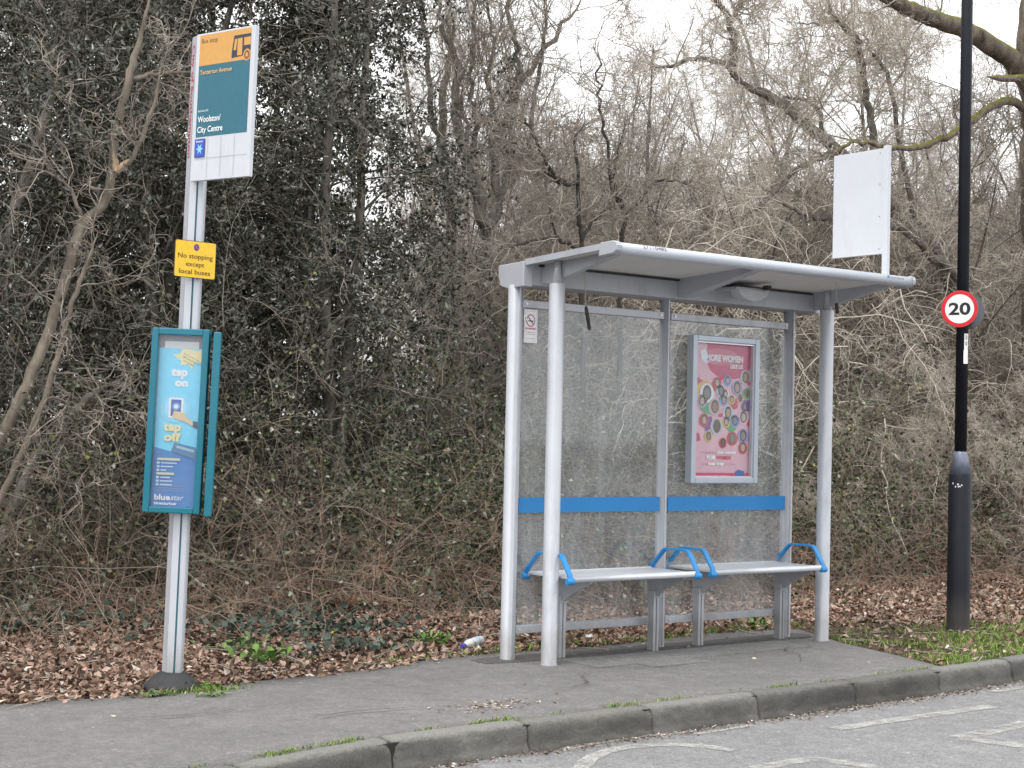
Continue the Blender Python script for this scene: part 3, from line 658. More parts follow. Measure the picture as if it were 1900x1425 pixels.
for x in (6.700, 7.836):
    path = [(8.135, .555), (8.150, .60), (8.225, .705), (8.24, .718), (8.26, .723), (8.45, .723), (8.475, .718), (8.49, .706), (8.60, .60), (8.625, .555)]
    p = np.array(path); T = norm(np.gradient(p, axis=0)); nn = np.stack([-T[:, 1], T[:, 0]], 1) * .0075
    o_, i_ = p + nn, p - nn; n = len(p); mb = MB()
    vs = [(x - .019, q[0], q[1]) for q in o_] + [(x + .019, q[0], q[1]) for q in o_] + [(x - .019, q[0], q[1]) for q in i_] + [(x + .019, q[0], q[1]) for q in i_]
    fs = []
    for k in range(n - 1): fs += [(k, n + k, n + k + 1, k + 1), (2 * n + k, 2 * n + k + 1, 3 * n + k + 1, 3 * n + k), (k, k + 1, 2 * n + k + 1, 2 * n + k), (n + k, 3 * n + k, 3 * n + k + 1, n + k + 1)]
    fs += [(0, 2 * n, 3 * n, n), (n - 1, 2 * n - 1, 4 * n - 1, 3 * n - 1)]
    mb.add(vs, fs)
    for y in (8.14, 8.62):
        mb.tube([(x - .03, y, .556), (x - .026, y, .556), (x + .026, y, .556), (x + .03, y, .556)], [.017, .023, .023, .017], 12)
    mb.build('armrest', BLUE, BN, .002)
for x in (6.925, 7.775):
    mb = MB(); w = .027
    pf = [(x - w, 8.485), (x - .006, 8.485), (x - .006, 8.493), (x + .006, 8.493), (x + .006, 8.485), (x + w, 8.485), (x + w, 8.545), (x - w, 8.545)]
    mb.prism(pf, 2, -.01, .40); leg = mb.build('leg', ALU, BN)
    MB().prism([(8.475, .385), (8.555, .385), (8.60, .555), (8.19, .555), (8.20, .53), (8.40, .44)], 0, x - .012, x + .012).build('bracket', ALU2, leg)
    MB().box((x - .031, 8.478, .375), (x + .031, 8.552, .425)).build('collar', ALU2, leg, .003)
def copy_tree(o, parent=None, loc=None):
    c = o.copy(); COL.objects.link(c)
    if parent is not None: c.parent = parent
    if loc is not None: c.location = loc
    for ch in [x for x in list(o.children)]: copy_tree(ch, c)
    return c
BN['label'] = 'perch bench with blue armrests nearer the bus stop pole, under the plain glass panel'
b2 = copy_tree(BN, None, (7.27 + 1.325, 8.49, 0)); b2['label'] = 'perch bench with blue armrests below the pink poster, at the lamp post end'

# ------------------------------------------------------------------ bus stop pole
az = math.atan2(-.605, .797)
BP = empty('bus_stop_pole', (4.130, 8.60, 0), 'tall leaning white bus stop pole with orange and teal flag and a teal timetable case', 'bus stop', rot=(0, .0185, az))
pf = [(-.060, .030), (-.060, .010), (-.030, -.036), (-.027, -.041), (.012, -.044), (.0125, -.030), (.0225, -.030), (.023, -.043), (.050, -.036), (.056, -.02), (.056, .03), (.05, .045), (-.05, .045)]
MB().prism(pf, 2, .03, 3.77).build('pole', POLEW, BP)
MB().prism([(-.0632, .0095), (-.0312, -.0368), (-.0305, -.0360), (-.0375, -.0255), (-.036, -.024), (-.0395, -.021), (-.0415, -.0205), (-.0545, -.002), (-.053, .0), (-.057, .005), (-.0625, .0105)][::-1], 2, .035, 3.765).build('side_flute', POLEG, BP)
MB().box((.0135, -.0395, .035), (.0215, -.031, 3.76)).build('teal_strip', mat('groove_teal', (.03, .13, .16), .5), BP)
mb = MB(); mb.cyl((0.0, 0), [(-.02, .165), (.028, .158), (.034, .145), (.05, .13), (.088, .088), (.095, .075)], 12, ph=.2)
for z, r in ((.03, .150),): mb.cyl((0, 0), [(z, r), (z + .006, r - .004)], 12, ph=.2)
mb.build('rubber_base', RUBBER, BP)
# flag
DX, DY = .797, -.605; NX, NY = -.605, -.797      # along the flag, and out of its face
F0 = (-.004, -.050)
def ffl(off=0.): return lambda u, v, h: (F0[0] + u * DX + NX * (h + off), F0[1] + u * DY + NY * (h + off), v)
mb = MB(); fl = ffl(); FWD, FB, FT = .485, 2.915, 3.768
vs = [fl(u, v, h) for h in (0, .028) for u, v in ((0, FB), (FWD, FB), (FWD, FT), (0, FT))]
mb.add(vs, [(0, 1, 2, 3), (4, 7, 6, 5), (0, 4, 5, 1), (1, 5, 6, 2), (2, 6, 7, 3), (3, 7, 4, 0)])
flag = mb.build('flag', WHITE, BP, .003)
FH = FT - FB
a = Art(ffl(.028), .0008, .0006); V = lambda t: FT - t * FH
org, tl, nav = (.60, .31, .075), (.012, .125, .18), (.02, .025, .045)
a.rect(.03, V(.22), FWD - .033, V(.012), org, up=False); a.rect(.03, V(.705), FWD - .033, V(.2205), tl)
a.text('Bus stop', .045, V(.068), .135, .026, (.16, .07, .03), .012, up=False)
bx0 = .30
a.poly([(.315, V(.05)), (.452, V(.05)), (.452, V(.165)), (.42, V(.165)), (.41, V(.19)), (.30, V(.20)), (.30, V(.155))], nav)
a.poly([(.322, V(.075)), (.34, V(.075)), (.335, V(.148)), (.314, V(.148))], org, up=False); a.rect(.345, V(.187), .385, V(.072), org, up=False); a.rect(.398, V(.125), .452, V(.072), org, up=False)
a.oval(.425, V(.19), .030, .034, org); a.oval(.425, V(.19), .022, .025, (.20, .07, .04)); a.oval(.425, V(.19), .011, .013, org)
a.text('Tenterton Avenue', .045, V(.282), .265, .026, (.72, .42, .17), .012, up=False)
a.text('towards', .045, V(.535), .085, .014, (.75, .77, .78), .0, up=False)
a.text('Woolston/', .045, V(.605), .19, .034, (.84, .86, .87), .015, up=False); a.text('City Centre', .045, V(.675), .21, .034, (.84, .86, .87), .015, up=False)
gr = (.38, .39, .42)
for u in (.135, .245, .355): a.rect(u, V(.985), u + .0022, V(.715), gr, up=False)
a.rect(.03, V(.852), FWD - .03, V(.8495), gr, up=False)
a.h += a.step
a.rect(.03, V(.842), .115, V(.718), (.015, .04, .33)); a.rect(.036, V(.836), .109, V(.724), (.02, .08, .48)); a.text('bluestar', .042, V(.740), .06, .010, wht, .02, up=False)
star = []
for k in range(12):
    r = .032 if k % 2 == 0 else .013; star.append((.073 + r * math.cos(k * math.pi / 6), V(.786) + r * 1.1 * math.sin(k * math.pi / 6)))
a.poly(star, (.25, .55, .80)); a.build('flag_lettering', flag)
# vertical red lettering on the left side of the pole
a = Art(lambda u, v, h: (-.0632 - h * .82 + v * .57, .0095 - h * .57 - v * .82, 3.72 - u), .0012); a.text('City of Southampton', 0, .012, .66, .036, (.40, .035, .07), .02); a.build('pole_lettering', BP)
# yellow plate
c0 = np.array([.033, -.082]); ux = np.array([.797, .605]); un = np.array([.605, -.797])
yf = lambda u, v, h: (c0[0] + ux[0] * u + un[0] * h, c0[1] + ux[1] * u + un[1] * h, v)
def rr(u0, v0, u1, v1, r, n=5):
    pts = []
    for cx, cy, s in ((u1 - r, v0 + r, -90), (u1 - r, v1 - r, 0), (u0 + r, v1 - r, 90), (u0 + r, v0 + r, 180)):
        for k in range(n + 1): a_ = math.radians(s + 90 * k / n); pts.append((cx + r * math.cos(a_), cy + r * math.sin(a_)))
    return pts
q = rr(-.130, 2.358, .130, 2.572, .012); n = len(q); mb = MB()
mb.add([yf(u, v, -.004) for u, v in q] + [yf(u, v, 0) for u, v in q], [tuple(range(n))[::-1], tuple(range(n, 2 * n))] + [(i, (i + 1) % n, n + (i + 1) % n, n + i) for i in range(n)])
pl = mb.build('no_stopping_plate', mat('dark_plate_edge', (.04, .025, .015), .5), BP)
MB().box((.0, -.075, 2.44), (.03, -.04, 2.50)).build('clamp', STEEL, pl)
a = Art(yf, .0008, .0006); a.poly(rr(-.1265, 2.3615, .1265, 2.5685, .010), (.80, .52, .03)); br = (.13, .055, .015)
a.oval(.004, 2.535, .017, .020, (.12, .03, .25)); a.poly([(-.006, 2.545), (.008, 2.525), (.014, 2.528), (.0, 2.548)], (.4, .1, .25), up=False)
a.text('No stopping', 0, 2.470, .218, .027, br, .012, 'C', up=False); a.text('except', 0, 2.425, .115, .026, br, .012, 'C', up=False); a.text('local buses', 0, 2.380, .195, .027, br, .012, 'C', up=False); a.build('plate_lettering', pl)
# timetable cases
def case(x0, x1, y0, y1, z0, z1, name, art=True, lean=.009):
    def sk(p): return (p[0] + (p[2] - (z0 + z1) / 2) * lean, p[1], p[2])
    mb = MB(); b = .038
    if art:
        mb.box((x0, y0, z0), (x0 + b, y1, z1), frame=sk); mb.box((x1 - b, y0, z0), (x1, y1, z1), frame=sk); mb.box((x0 + b, y0, z1 - b), (x1 - b, y1, z1), frame=sk); mb.box((x0 + b, y0, z0), (x1 - b, y1, z0 + b * .9), frame=sk)
        mb.box((x0 + .01, y1 - .012, z0 + .01), (x1 - .01, y1 - .002, z1 - .01), frame=sk)
    else: mb.box((x0, y0, z0), (x1, y1, z1), frame=sk)
    return mb.build(name, TEAL, BP, .005), sk
cx0, cx1, cy0, cz0, cz1 = -.192, .136, -.112, 1.008, 2.064
tc_, sk = case(cx0, cx1, cy0, -.050, cz0, cz1, 'timetable_case')
u0, u1, v0, v1 = cx0 + .038, cx1 - .038, cz0 + .034, cz1 - .038; uw, vh = u1 - u0, v1 - v0
a = Art(lambda u, v, h: sk((u0 + u * uw, -.066 - h, v0 + v * vh)), .001, .0006)
cy, nv, cr = (.20, .66, .88), (.07, .22, .52), (.85, .70, .38)
a.rect(0, 0, 1, 1, (.22, .21, .25)); a.rect(.12, .90, .9, .965, (.70, .68, .68)); a.rect(0.01, .0, .97, .925, cy)
a.poly([(.01, 0), (.97, 0), (.97, .29), (.01, .345)], nv)
a.poly([(.32, .885), (.48, .895), (.53, .925), (.97, .915), (.97, .845), (.80, .845), (.77, .80), (.68, .835), (.50, .825), (.52, .85)], cr)
for k, (s_, w_) in enumerate((('look out for our', .36), ('MIDNIGHT BUS', .42), ('campaign', .25))): a.text(s_, .56, .893 - k * .02, w_, .009, (.25, .17, .1), .01, rot=-7, up=False)
a.h += a.step
a.text('tap', .30, .765, .38, .046, wht, .06, up=False); a.text('on', .40, .705, .30, .042, wht, .06, up=False)
a.oval(.45, .575, .36, .085, (.25, .65, .85)); a.oval(.45, .575, .26, .065, (.35, .72, .88))
a.rect(.29, .52, .62, .635, wht); a.rect(.34, .528, .57, .625, (.04, .10, .35)); a.oval(.46, .585, .09, .022, (.2, .35, .65)); a.oval(.46, .585, .05, .012, wht)
a.poly([(.42, .56), (.66, .55), (.70, .525), (.86, .50), (.86, .475), (.66, .50), (.44, .515), (.38, .53)], (.75, .50, .30)); a.poly([(.86, .505), (.97, .50), (.97, .46), (.86, .47)], (.05, .06, .15))
a.text('tap', .20, .445, .40, .046, cr, .05, up=False); a.text('off', .22, .385, .38, .044, cr, .05, up=False)
a.poly([(.47, .375), (.97, .35), (.97, .28), (.40, .325)], (.10, .22, .38)); a.poly([(.52, .36), (.93, .335), (.93, .32), (.52, .345)], (.35, .5, .62))
for k, w_ in ((0, .52), (4, .40)):
    a.rect(.10, .27 - k * .021, .10 + w_, .283 - k * .021, (.70, .64, .42), up=False)
    for j, ww in enumerate(((.36, .28, .13), (.22, .28, .28))[k // 4]):
        y = .252 - (k + j) * .021; a.rect(.10, y - .004, .16, y + .009, (.5, .7, .85), up=False); a.rect(.19, y - .001, .19 + ww, y + .006, (.55, .65, .80), up=False)
for y in (.12, .107, .094): a.rect(.1, y, .75, y + .003, (.25, .32, .52), up=False)
a.text('blue', .08, .040, .36, .032, wht, .03, up=False); a.text('star', .45, .040, .30, .032, wht, .0, up=False, shear=.3); a.text('bluestarbus', .08, .012, .5, .016, wht, .03, up=False)
a.build('timetable_poster', tc_)
MB().box((cx0 + .038, -.100, cz0 + .034), (cx1 - .038, -.098, cz1 - .038), frame=sk).build('glazing', CLEAR, tc_)
def case_side():
    mb = MB(); fr_ = lambda p: (p[0] + (p[2] - 1.53) * .009 - (p[1] + .15) * .165, p[1], p[2])
    mb.box((.168, -.15, 1.0), (.212, .14, 2.05), frame=fr_); return mb.build('side_case', TEAL, BP, .005)
c2 = case_side()
for z in (1.15, 1.85): MB().box((.05, .0, z), (.168 - .025, .03, z + .03)).build('bracket', STEEL, c2)
for z in (1.2, 1.85): MB().box((-.06, -.055, z), (.06, -.03, z + .03)).build('bracket', STEEL, tc_)

# ------------------------------------------------------------------ lamp post with speed sign
LX, LY = 10.885, 8.27
LP = empty('lamp_post', (LX, LY, 0), 'black tubular lamp post with a red ringed 20 speed limit disc, standing in the grass', 'lamp post')
MB().cyl((LX, LY), [(-.03, .104), (0, .095), (.06, .0925), (1.262, .0925), (1.268, .09)], 32).build('base', BLACKP, LP)
MB().cyl((LX, LY), [(1.268, .091), (1.45, .052), (1.452, .05)], 8, ph=.35).build('collar', GALV, LP)
MB().cyl((LX, LY), [(1.45, .049), (5.0, .047), (8.2, .038)], 24).build('shaft', BLACKP, LP)
mb = MB(); mb.tube(smooth_path([(LX, LY, 8.15), (LX, LY - .05, 8.4), (LX - .1, LY - .5, 8.6), (LX - .2, LY - 1.0, 8.62)], 5), .03, 10); mb.build('bracket_arm', BLACKP, LP)
mb = MB(); mb.box((LX - .35, LY - 1.6, 8.58), (LX - .1, LY - .95, 8.70)); mb.build('lantern', DARKST, LP, .02)
scraps = Art(lambda u, v, h: (LX + (.093 + h) * math.cos(math.radians(-150) + u / .096), LY + (.093 + h) * math.sin(math.radians(-150) + u / .096), 1.18 + v), .0008)
for k in range(6):
    scraps = Art(scraps.fr, .0008)
    u, v = random.uniform(-.06, .03), random.uniform(-.018, .018); s_ = random.uniform(.008, .015)
    scraps.poly([(u, v), (u + s_, v - s_ * .4), (u + s_ * 1.2, v + s_ * .8), (u + s_ * .2, v + s_)], (.7, .7, .7)); scraps.build('sticker_scrap', LP)
def disc(off, r, th, m, name, nrm, z, parent, cc=(LX, LY)):
    n = np.array([nrm[0], nrm[1]]); t = np.array([-n[1], n[0]])
    c = np.array(cc) + n * off; mb = MB(); K = 40
    vs = [(c[0] + t[0] * r * math.cos(q) + n[0] * d, c[1] + t[1] * r * math.cos(q) + n[1] * d, z + r * math.sin(q)) for d in (0, th) for q in np.linspace(0, 2 * math.pi, K, endpoint=False)]
    mb.add(vs, [tuple(range(K)), tuple(range(K, 2 * K))[::-1]] + [(i, K + i, K + (i + 1) % K, (i + 1) % K) for i in range(K)])
    return mb.build(name, m, parent)
NS = norm(np.array([-.93, -.368]))
GREYB = mat('sign_back_grey', (.17, .19, .215), .4, .2, .08, 8)
ds = disc(.085, .150, .004, GREYB, 'speed_sign', NS, 2.608, LP)
tt = np.array([NS[1], -NS[0]]) * -1
tt = np.array([-NS[1], NS[0]]) if np.dot([-NS[1], NS[0]], _r0[:2]) > 0 else -np.array([-NS[1], NS[0]])
a = Art(lambda u, v, h: (LX + NS[0] * (.089 + h) + tt[0] * u, LY + NS[1] * (.089 + h) + tt[1] * u, 2.608 + v), .0006)
a.oval(0, 0, .149, .149, (.62, .015, .02), 48); a.oval(0, 0, .118, .118, (.82, .82, .83), 48); a.text('20', 0, -.046, .178, .095, (.012, .012, .014), .03, 'C'); a.build('speed_limit_face', ds)
bs = disc(-.104, .150, .004, GREYB, 'rear_sign', NS, 2.60, LP)
fb = lambda p: (LX + NS[0] * p[0] + tt[0] * p[1], LY + NS[1] * p[0] + tt[1] * p[1], p[2])
for z in (2.50, 2.68):
    mb = MB(); mb.cyl((LX, LY), [(z, .054), (z + .022, .054)], 16); mb.box((.045, -.10, z + .001), (.084, .10, z + .021), frame=fb); mb.box((-.103, -.05, z + .001), (-.045, .05, z + .021), frame=fb); mb.build('clamp', BLACKP, LP)
phi = math.radians(-116)
a = Art(lambda u, v, h: (LX + (.0485 + h) * math.cos(phi + u / .048), LY + (.0485 + h) * math.sin(phi + u / .048), v), .0008)
for k in range(8): a.rect(-.006 + k * .005, 2.18, -.001 + k * .005, 2.41, (.75, .76, .76), up=False)
a.h += .0006
for k in range(8): a.rect(-.010 + k * .0055, 2.165, -.0045 + k * .0055, 2.275, (.85, .86, .86), up=False)
a.h += .0006
a.text('2', .003, 2.365, .017, .03, (.05, .05, .05), .02, up=False); a.text('0', .003, 2.315, .017, .03, (.05, .05, .05), .02, up=False); a.rect(.012, 2.215, .016, 2.222, (.1, .1, .1)); a.build('number_label', LP)
#VEG

# ================================================================== vegetation
BARK = barkmat('grey_bark', (.07, .063, .054), (.33, .305, .27), scale=14)
BARKM = barkmat('mossy_bark', (.045, .036, .028), (.30, .245, .195), moss=(.13, .13, .018), scale=9, b_=1.)
BARKT = barkmat('tan_bark', (.12, .10, .078), (.30, .26, .21), scale=10)
TWIG = mat('bare_twig', (.32, .28, .235), .7, 0, .6, 7)
TWIGP = mat('pale_twig', (.52, .46, .39), .65, 0, .45, 5)
TWIGR = mat('red_brown_twig', (.32, .225, .17), .75, 0, .4, 5)
TWIGD = mat('dark_twig', (.05, .042, .036), .8, 0, .4, 6)
TWIGM = mat('thicket_twig', (.26, .225, .175), .75, 0, .5, 5)
LEAFG = leafmat('glossy_evergreen_leaf', .30, .8)
LEAFM = leafmat('bramble_leaf', .5, .4)
LEAFD = leafmat('dead_leaf', .7, .3)
GRASSM = leafmat('grass_blade', .6, .3)

def bare_tree_geo(h, r0, rng, stems=1, n1=14, n2=7, n3=6, n4=4, spread=.75, wig=.16, lean=.12):
    """returns trunk mesh (V,F) and crown mesh (V,F) about the origin"""
    s = rng.normal(size=(stems, 3)) * [.12, .12, 0] * (stems > 1); s[:, 2] = -.1
    d = norm(np.array([0, 0, 1.]) + rng.normal(size=(stems, 3)) * [lean, lean, 0] * (1 + 1.2 * (stems > 1)))
    P0, R0 = grow(s, d, np.full(stems, h) * rng.uniform(.8, 1, stems), np.full(stems, r0), np.full(stems, r0 * .12), 12, wig * .45, .03, rng)
    p, dd, r, t = spawn(P0, R0, n1, .18, .98, .75 * spread + .25, rng)
    L1 = h * .48 * (1.05 - t * .75) * rng.uniform(.6, 1.1, len(p)); P1, R1 = grow(p, dd, L1, r * .55, r * .1 + .002, 9, wig * 1.1, .07, rng)
    p, dd, r, t = spawn(P1, R1, n2, .15, 1, .8, rng)
    L2 = np.repeat(L1, n2) * .5 * (1.1 - t * .6) * rng.uniform(.5, 1.1, len(p)); P2_, R2 = grow(p, dd, L2, np.maximum(r * .6, .004), np.full(len(p), .003), 7, wig * 1.7, .05, rng)
    p, dd, r, t = spawn(P2_, R2, n3, .1, 1, .85, rng)
    L3 = np.repeat(L2, n3) * .5 * rng.uniform(.5, 1.2, len(p)) + .12; P3, R3 = grow(p, dd, L3, np.maximum(r * .6, .0035), np.full(len(p), .0022), 5, wig * 2.2, .04, rng)
    p, dd, r, t = spawn(P3, R3, n4, .15, 1, .8, rng)
    L4 = np.repeat(L3, n4) * .5 * rng.uniform(.5, 1.2, len(p)) + .06; P4, R4 = grow(p, dd, L4, np.full(len(p), .0028), np.full(len(p), .0016), 4, wig * 2.2, .02, rng)
    return join([tubes(P0, R0, 10), tubes(P1, R1, 6)]), join([tubes(P2_, R2, 4), tubes(P3, R3, 3), tubes(P4, R4, 3)])

TREES = []
def tree_from(geo, name, loc, label, group, m1, m2, cat='tree', rz=0.):
    t = empty(name, (0, 0, 0), label, cat, group)
    mesh_np('trunk', *geo[0], m1, t, smooth=True); mesh_np('crown', *geo[1], m2, t, smooth=True)
    t.location = loc; t.rotation_euler = (0, 0, rz); return t

# --- bare trees filling the wood behind (each a tree of its own; five builds, copied)
WOOD = 'bare winter trees standing back in the wood'
tlabel = {0: 'slender bare winter tree standing back in the wood', 1: 'bare many-stemmed tree standing back in the wood'}
protos = []
for k, (h, r, st) in enumerate(((9.5, .10, 1), (11, .12, 1), (8.5, .07, 3), (10, .08, 2), (7.5, .06, 4))):
    rng = np.random.default_rng(100 + k)
    g = bare_tree_geo(h, r, rng, st, 16 if st == 1 else 9, 7, 7, 5)
    protos.append(tree_from(g, 'bare_tree', (0, 0, 0), tlabel[0 if st == 1 else 1], WOOD, BARK, TWIG))
spots = []
rs = np.random.default_rng(5)
for Y, n in ((15.5, 5), (18, 7), (21, 8), (25, 10), (30, 11), (37, 12)):
    k0, k1 = Y * .60, Y * 1.62                      # wedge of the wood that the road can see, from the evergreens rightward
    for i in range(n):
        x = k0 + (k1 - k0) * (i + rs.uniform(.1, .9)) / n
        y = Y + rs.uniform(-1.2, 1.2)
        q = (x - 0) / y
        sc_ = rs.uniform(.8, 1.12)
        if q < .68 and rs.random() < .6: continue
        if .68 < q < .97: sc_ = min(1, rs.uniform(.27, .40) * y / 10)       # low scrub under the pale opening above the shelter's left end
        spots.append((x, y, sc_))
for i in range(16):
    y = 15.5 + 12 * rs.random(); x = y * rs.uniform(.66, 1.0); spots.append((x, y, rs.uniform(.25, .42) * y / 10))
for i in range(4):
    y = 24 + 14 * rs.random(); x = y * rs.uniform(.66, .95); spots.append((x, y, rs.uniform(.6, .75) * y / 25))
for i, (x, y, s) in enumerate(spots):
    p = protos[i % 5]
    o = p if i < 5 else copy_tree(p)
    o.location = (x, y, float(gh(x, y)) - .05); o.rotation_euler = (0, 0, rs.uniform(0, 6.28)); o.scale = (s, s, s)

shp = []
for k in range(3):
    rng = np.random.default_rng(300 + k)
    g = bare_tree_geo(4.4, .035, rng, 6, 9, 7, 6, 4, .9, .26, .30)
    shp.append(tree_from(g, 'bare_shrub', (0, 0, 0), 'bare twiggy grey brown shrub at the front of the wood', 'bare twiggy shrubs in the wood', BARK, TWIG if k else TWIGP, 'shrub'))
sh_s = [(15 + 5 * rs.random(), .70 + .85 * (i + rs.random()) / 30, 0) for i in range(30)]
sh_s += [(14.8 + 2.5 * rs.random(), 1.0 + .5 * (i + rs.random()) / 12, 1) for i in range(12)]
for i, (y, q, f_) in enumerate(sh_s):
    o = shp[i] if i < 3 else copy_tree(shp[i % 3]); x = y * q
    o.location = (x, y, float(gh(x, y)) - .05); o.rotation_euler = (0, 0, rs.uniform(0, 6.28)); s = rs.uniform(.85, 1.1) * (1.25 if q > .98 else .72) * y / 16 * (1.2 if f_ else 1); o.scale = (s, s, s)
# --- limbs drawn through measured points, at their own distance and true girth
def limb(pts, r0, r1, Y, sub=6, jit=.012, rng=RNG, tip=True):
    """pts: (x, y[, dY]) photo pixels lying on planes near Y"""
    p = smooth_path([at(q[0], q[1], Y + (q[2] if len(q) > 2 else 0)) for q in pts], sub, jit, rng)
    rr_ = np.linspace(r0, r1, len(p)); k = max(3, len(p) // 6)
    if tip: rr_[-k:] *= np.linspace(1, .12, k)
    return p, rr_
def tube_limb(l, n=10): return tubes(l[0][None], l[1][None], n)
def side_twigs(limbs, rng, m=10, L=.8, r=.012, wig=.3, sub=6, sub2=5, trop=.03, t0=.15, ang=.9):
    """fine branching growing from drawn limbs"""
    out = []
    for p, rr_ in limbs:
        q, dd, r_, t = spawn(p[None], rr_[None], m, t0, 1, ang, rng)
        L1 = L * rng.uniform(.4, 1.2, len(q)); A, RA = grow(q, dd, L1, np.minimum(r_ * .5, r), np.full(len(q), .003), 8, wig, trop, rng)
        q, dd, r_, t = spawn(A, RA, sub, .1, 1, .85, rng); L2 = np.repeat(L1, sub) * .5 * rng.uniform(.4, 1.2, len(q)); B, RB = grow(q, dd, L2, np.full(len(q), .004), np.full(len(q), .0022), 6, wig * 1.3, trop, rng)
        q, dd, r_, t = spawn(B, RB, sub2, .1, 1, .85, rng); L3 = np.repeat(L2, sub2) * .5 * rng.uniform(.4, 1.2, len(q)) + .04; Cc, RC = grow(q, dd, L3, np.full(len(q), .0026), np.full(len(q), .0016), 4, wig * 1.4, trop, rng)
        out += [tubes(A, RA, 5), tubes(B, RB, 3), tubes(Cc, RC, 3)]
    return out

def drawn_tree(name, label, limbs, bark, twig, tw, base, cat='tree', group=None, extra=None):
    t = empty(name, tuple(base), label, cat, group)
    mesh_np('trunk', *join([tube_limb(l, 12) for l in limbs]), bark, t, smooth=True)
    if tw: mesh_np('crown', *join(tw), twig, t, smooth=True)
    return t
rg = np.random.default_rng(11)
# big mossy trunk at the right edge
Yo = 11.9
O1 = [limb([(1930, 1110), (1940, 900), (1950, 600), (1950, 300), (1940, 100), (1950, -150)], .40, .33, Yo, 8, .02, rg),
      limb([(1915, 165), (1872, 108), (1800, 62), (1725, 32), (1660, 2), (1590, -50), (1500, -120)], .135, .06, Yo, 6, .012, rg),
      limb([(1915, 205), (1860, 188), (1805, 222), (1745, 258), (1700, 274), (1640, 272), (1590, 262), (1540, 285), (1500, 275)], .055, .012, Yo, 6, .012, rg),
      limb([(1915, 142), (1870, 146, -.2), (1832, 142, -.35)], .05, .035, Yo, 4, .004, rg)]
big = drawn_tree('old_tree', 'broad old trunk with mossy limbs at the right edge behind the lamp post', O1, BARKM, TWIG, side_twigs(O1[1:3], rg, 16, 1.1, .011, .34), atz(1905, 1110))
# gnarled grey tree over the right half
Yh = 13.2
H = [limb([(1830, 1080), (1815, 900), (1800, 640), (1745, 480), (1690, 425), (1620, 345), (1560, 285), (1490, 225), (1440, 185), (1385, 160), (1358, 122)], .13, .04, Yh, 6, .012, rg),
     limb([(1358, 122), (1362, 80), (1350, 30), (1322, -15), (1300, -60)], .05, .02, Yh, 6, .012, rg),
     limb([(1372, 152), (1340, 118), (1285, 108), (1240, 126), (1208, 118)], .04, .012, Yh, 6, .01, rg),
     limb([(1352, 42), (1375, 12), (1392, -20)], .025, .015, Yh, 5, .01, rg),
     limb([(1530, 262), (1515, 200), (1470, 182), (1435, 190)], .03, .012, Yh, 5, .01, rg),
     limb([(1798, 610, .5), (1780, 520), (1725, 470), (1660, 420), (1560, 405), (1500, 400), (1450, 370), (1400, 340)], .065, .016, Yh - .5, 6, .014, rg),
     limb([(1620, 340), (1620, 250), (1605, 170), (1590, 80), (1555, 40), (1520, -30)], .055, .025, Yh, 6, .012, rg),
     limb([(1710, 445), (1680, 330), (1650, 150), (1620, 100), (1600, 60)], .04, .014, Yh, 6, .012, rg),
     limb([(1560, 290), (1500, 300), (1420, 370), (1340, 440), (1320, 470)], .04, .018, Yh, 6, .012, rg),
     limb([(1600, 80), (1560, 40), (1520, 45), (1460, 40)], .02, .007, Yh, 5, .01, rg),
     limb([(1650, 170), (1680, 120), (1665, 60)], .015, .007, Yh, 5, .01, rg)]
drawn_tree('gnarled_tree', 'gnarled grey bare tree whose crooked limbs reach left above the shelter roof', H, BARK, TWIGP, side_twigs(H, rg, 24, 1.0, .010, .34, 8, 6), atz(1830, 1080))
# two thin dark saplings seen above the roof
H2 = [limb([(1078, 1050), (1080, 800), (1080, 470), (1074, 400), (1074, 335), (1068, 260), (1092, 220)], .035, .012, 13.0, 6, .01, rg),
      limb([(1074, 340), (1040, 338), (1012, 300), (985, 240), (968, 205)], .025, .01, 13.0, 6, .01, rg),
      limb([(1050, 338), (1015, 320), (995, 300)], .02, .008, 13.0, 5, .01, rg), limb([(1080, 465), (1050, 450), (1020, 440), (960, 455), (925, 470)], .025, .008, 12.9, 5, .01, rg),
      limb([(1082, 440), (1110, 400), (1140, 380)], .02, .008, 13.0, 5, .01, rg)]
drawn_tree('dark_sapling', 'thin dark sapling standing behind the left bay of the shelter', H2, mat('dark_bark', (.045, .04, .036), .85, 0, .4, 12, bmp=.5), TWIG, side_twigs(H2, rg, 16, .8, .007), atz(1078, 1050))
H3 = [limb([(1150, 1050), (1150, 700), (1155, 440), (1190, 370), (1225, 335), (1290, 345)], .035, .010, 13.0, 6, .01, rg),
      limb([(1155, 442), (1160, 400), (1135, 340), (1118, 230), (1110, 150), (1112, 60)], .026, .009, 13.0, 6, .015, rg), limb([(1160, 405), (1140, 350), (1145, 290), (1165, 210)], .018, .006, 13.0, 6, .01, rg)]
drawn_tree('dark_sapling', 'forked dark sapling rising right behind the middle post of the shelter', H3, mat('dark_bark', (.045, .04, .036), .85, 0, .4, 12, bmp=.5), TWIG, side_twigs(H3, rg, 18, .9, .007), atz(1150, 1050))
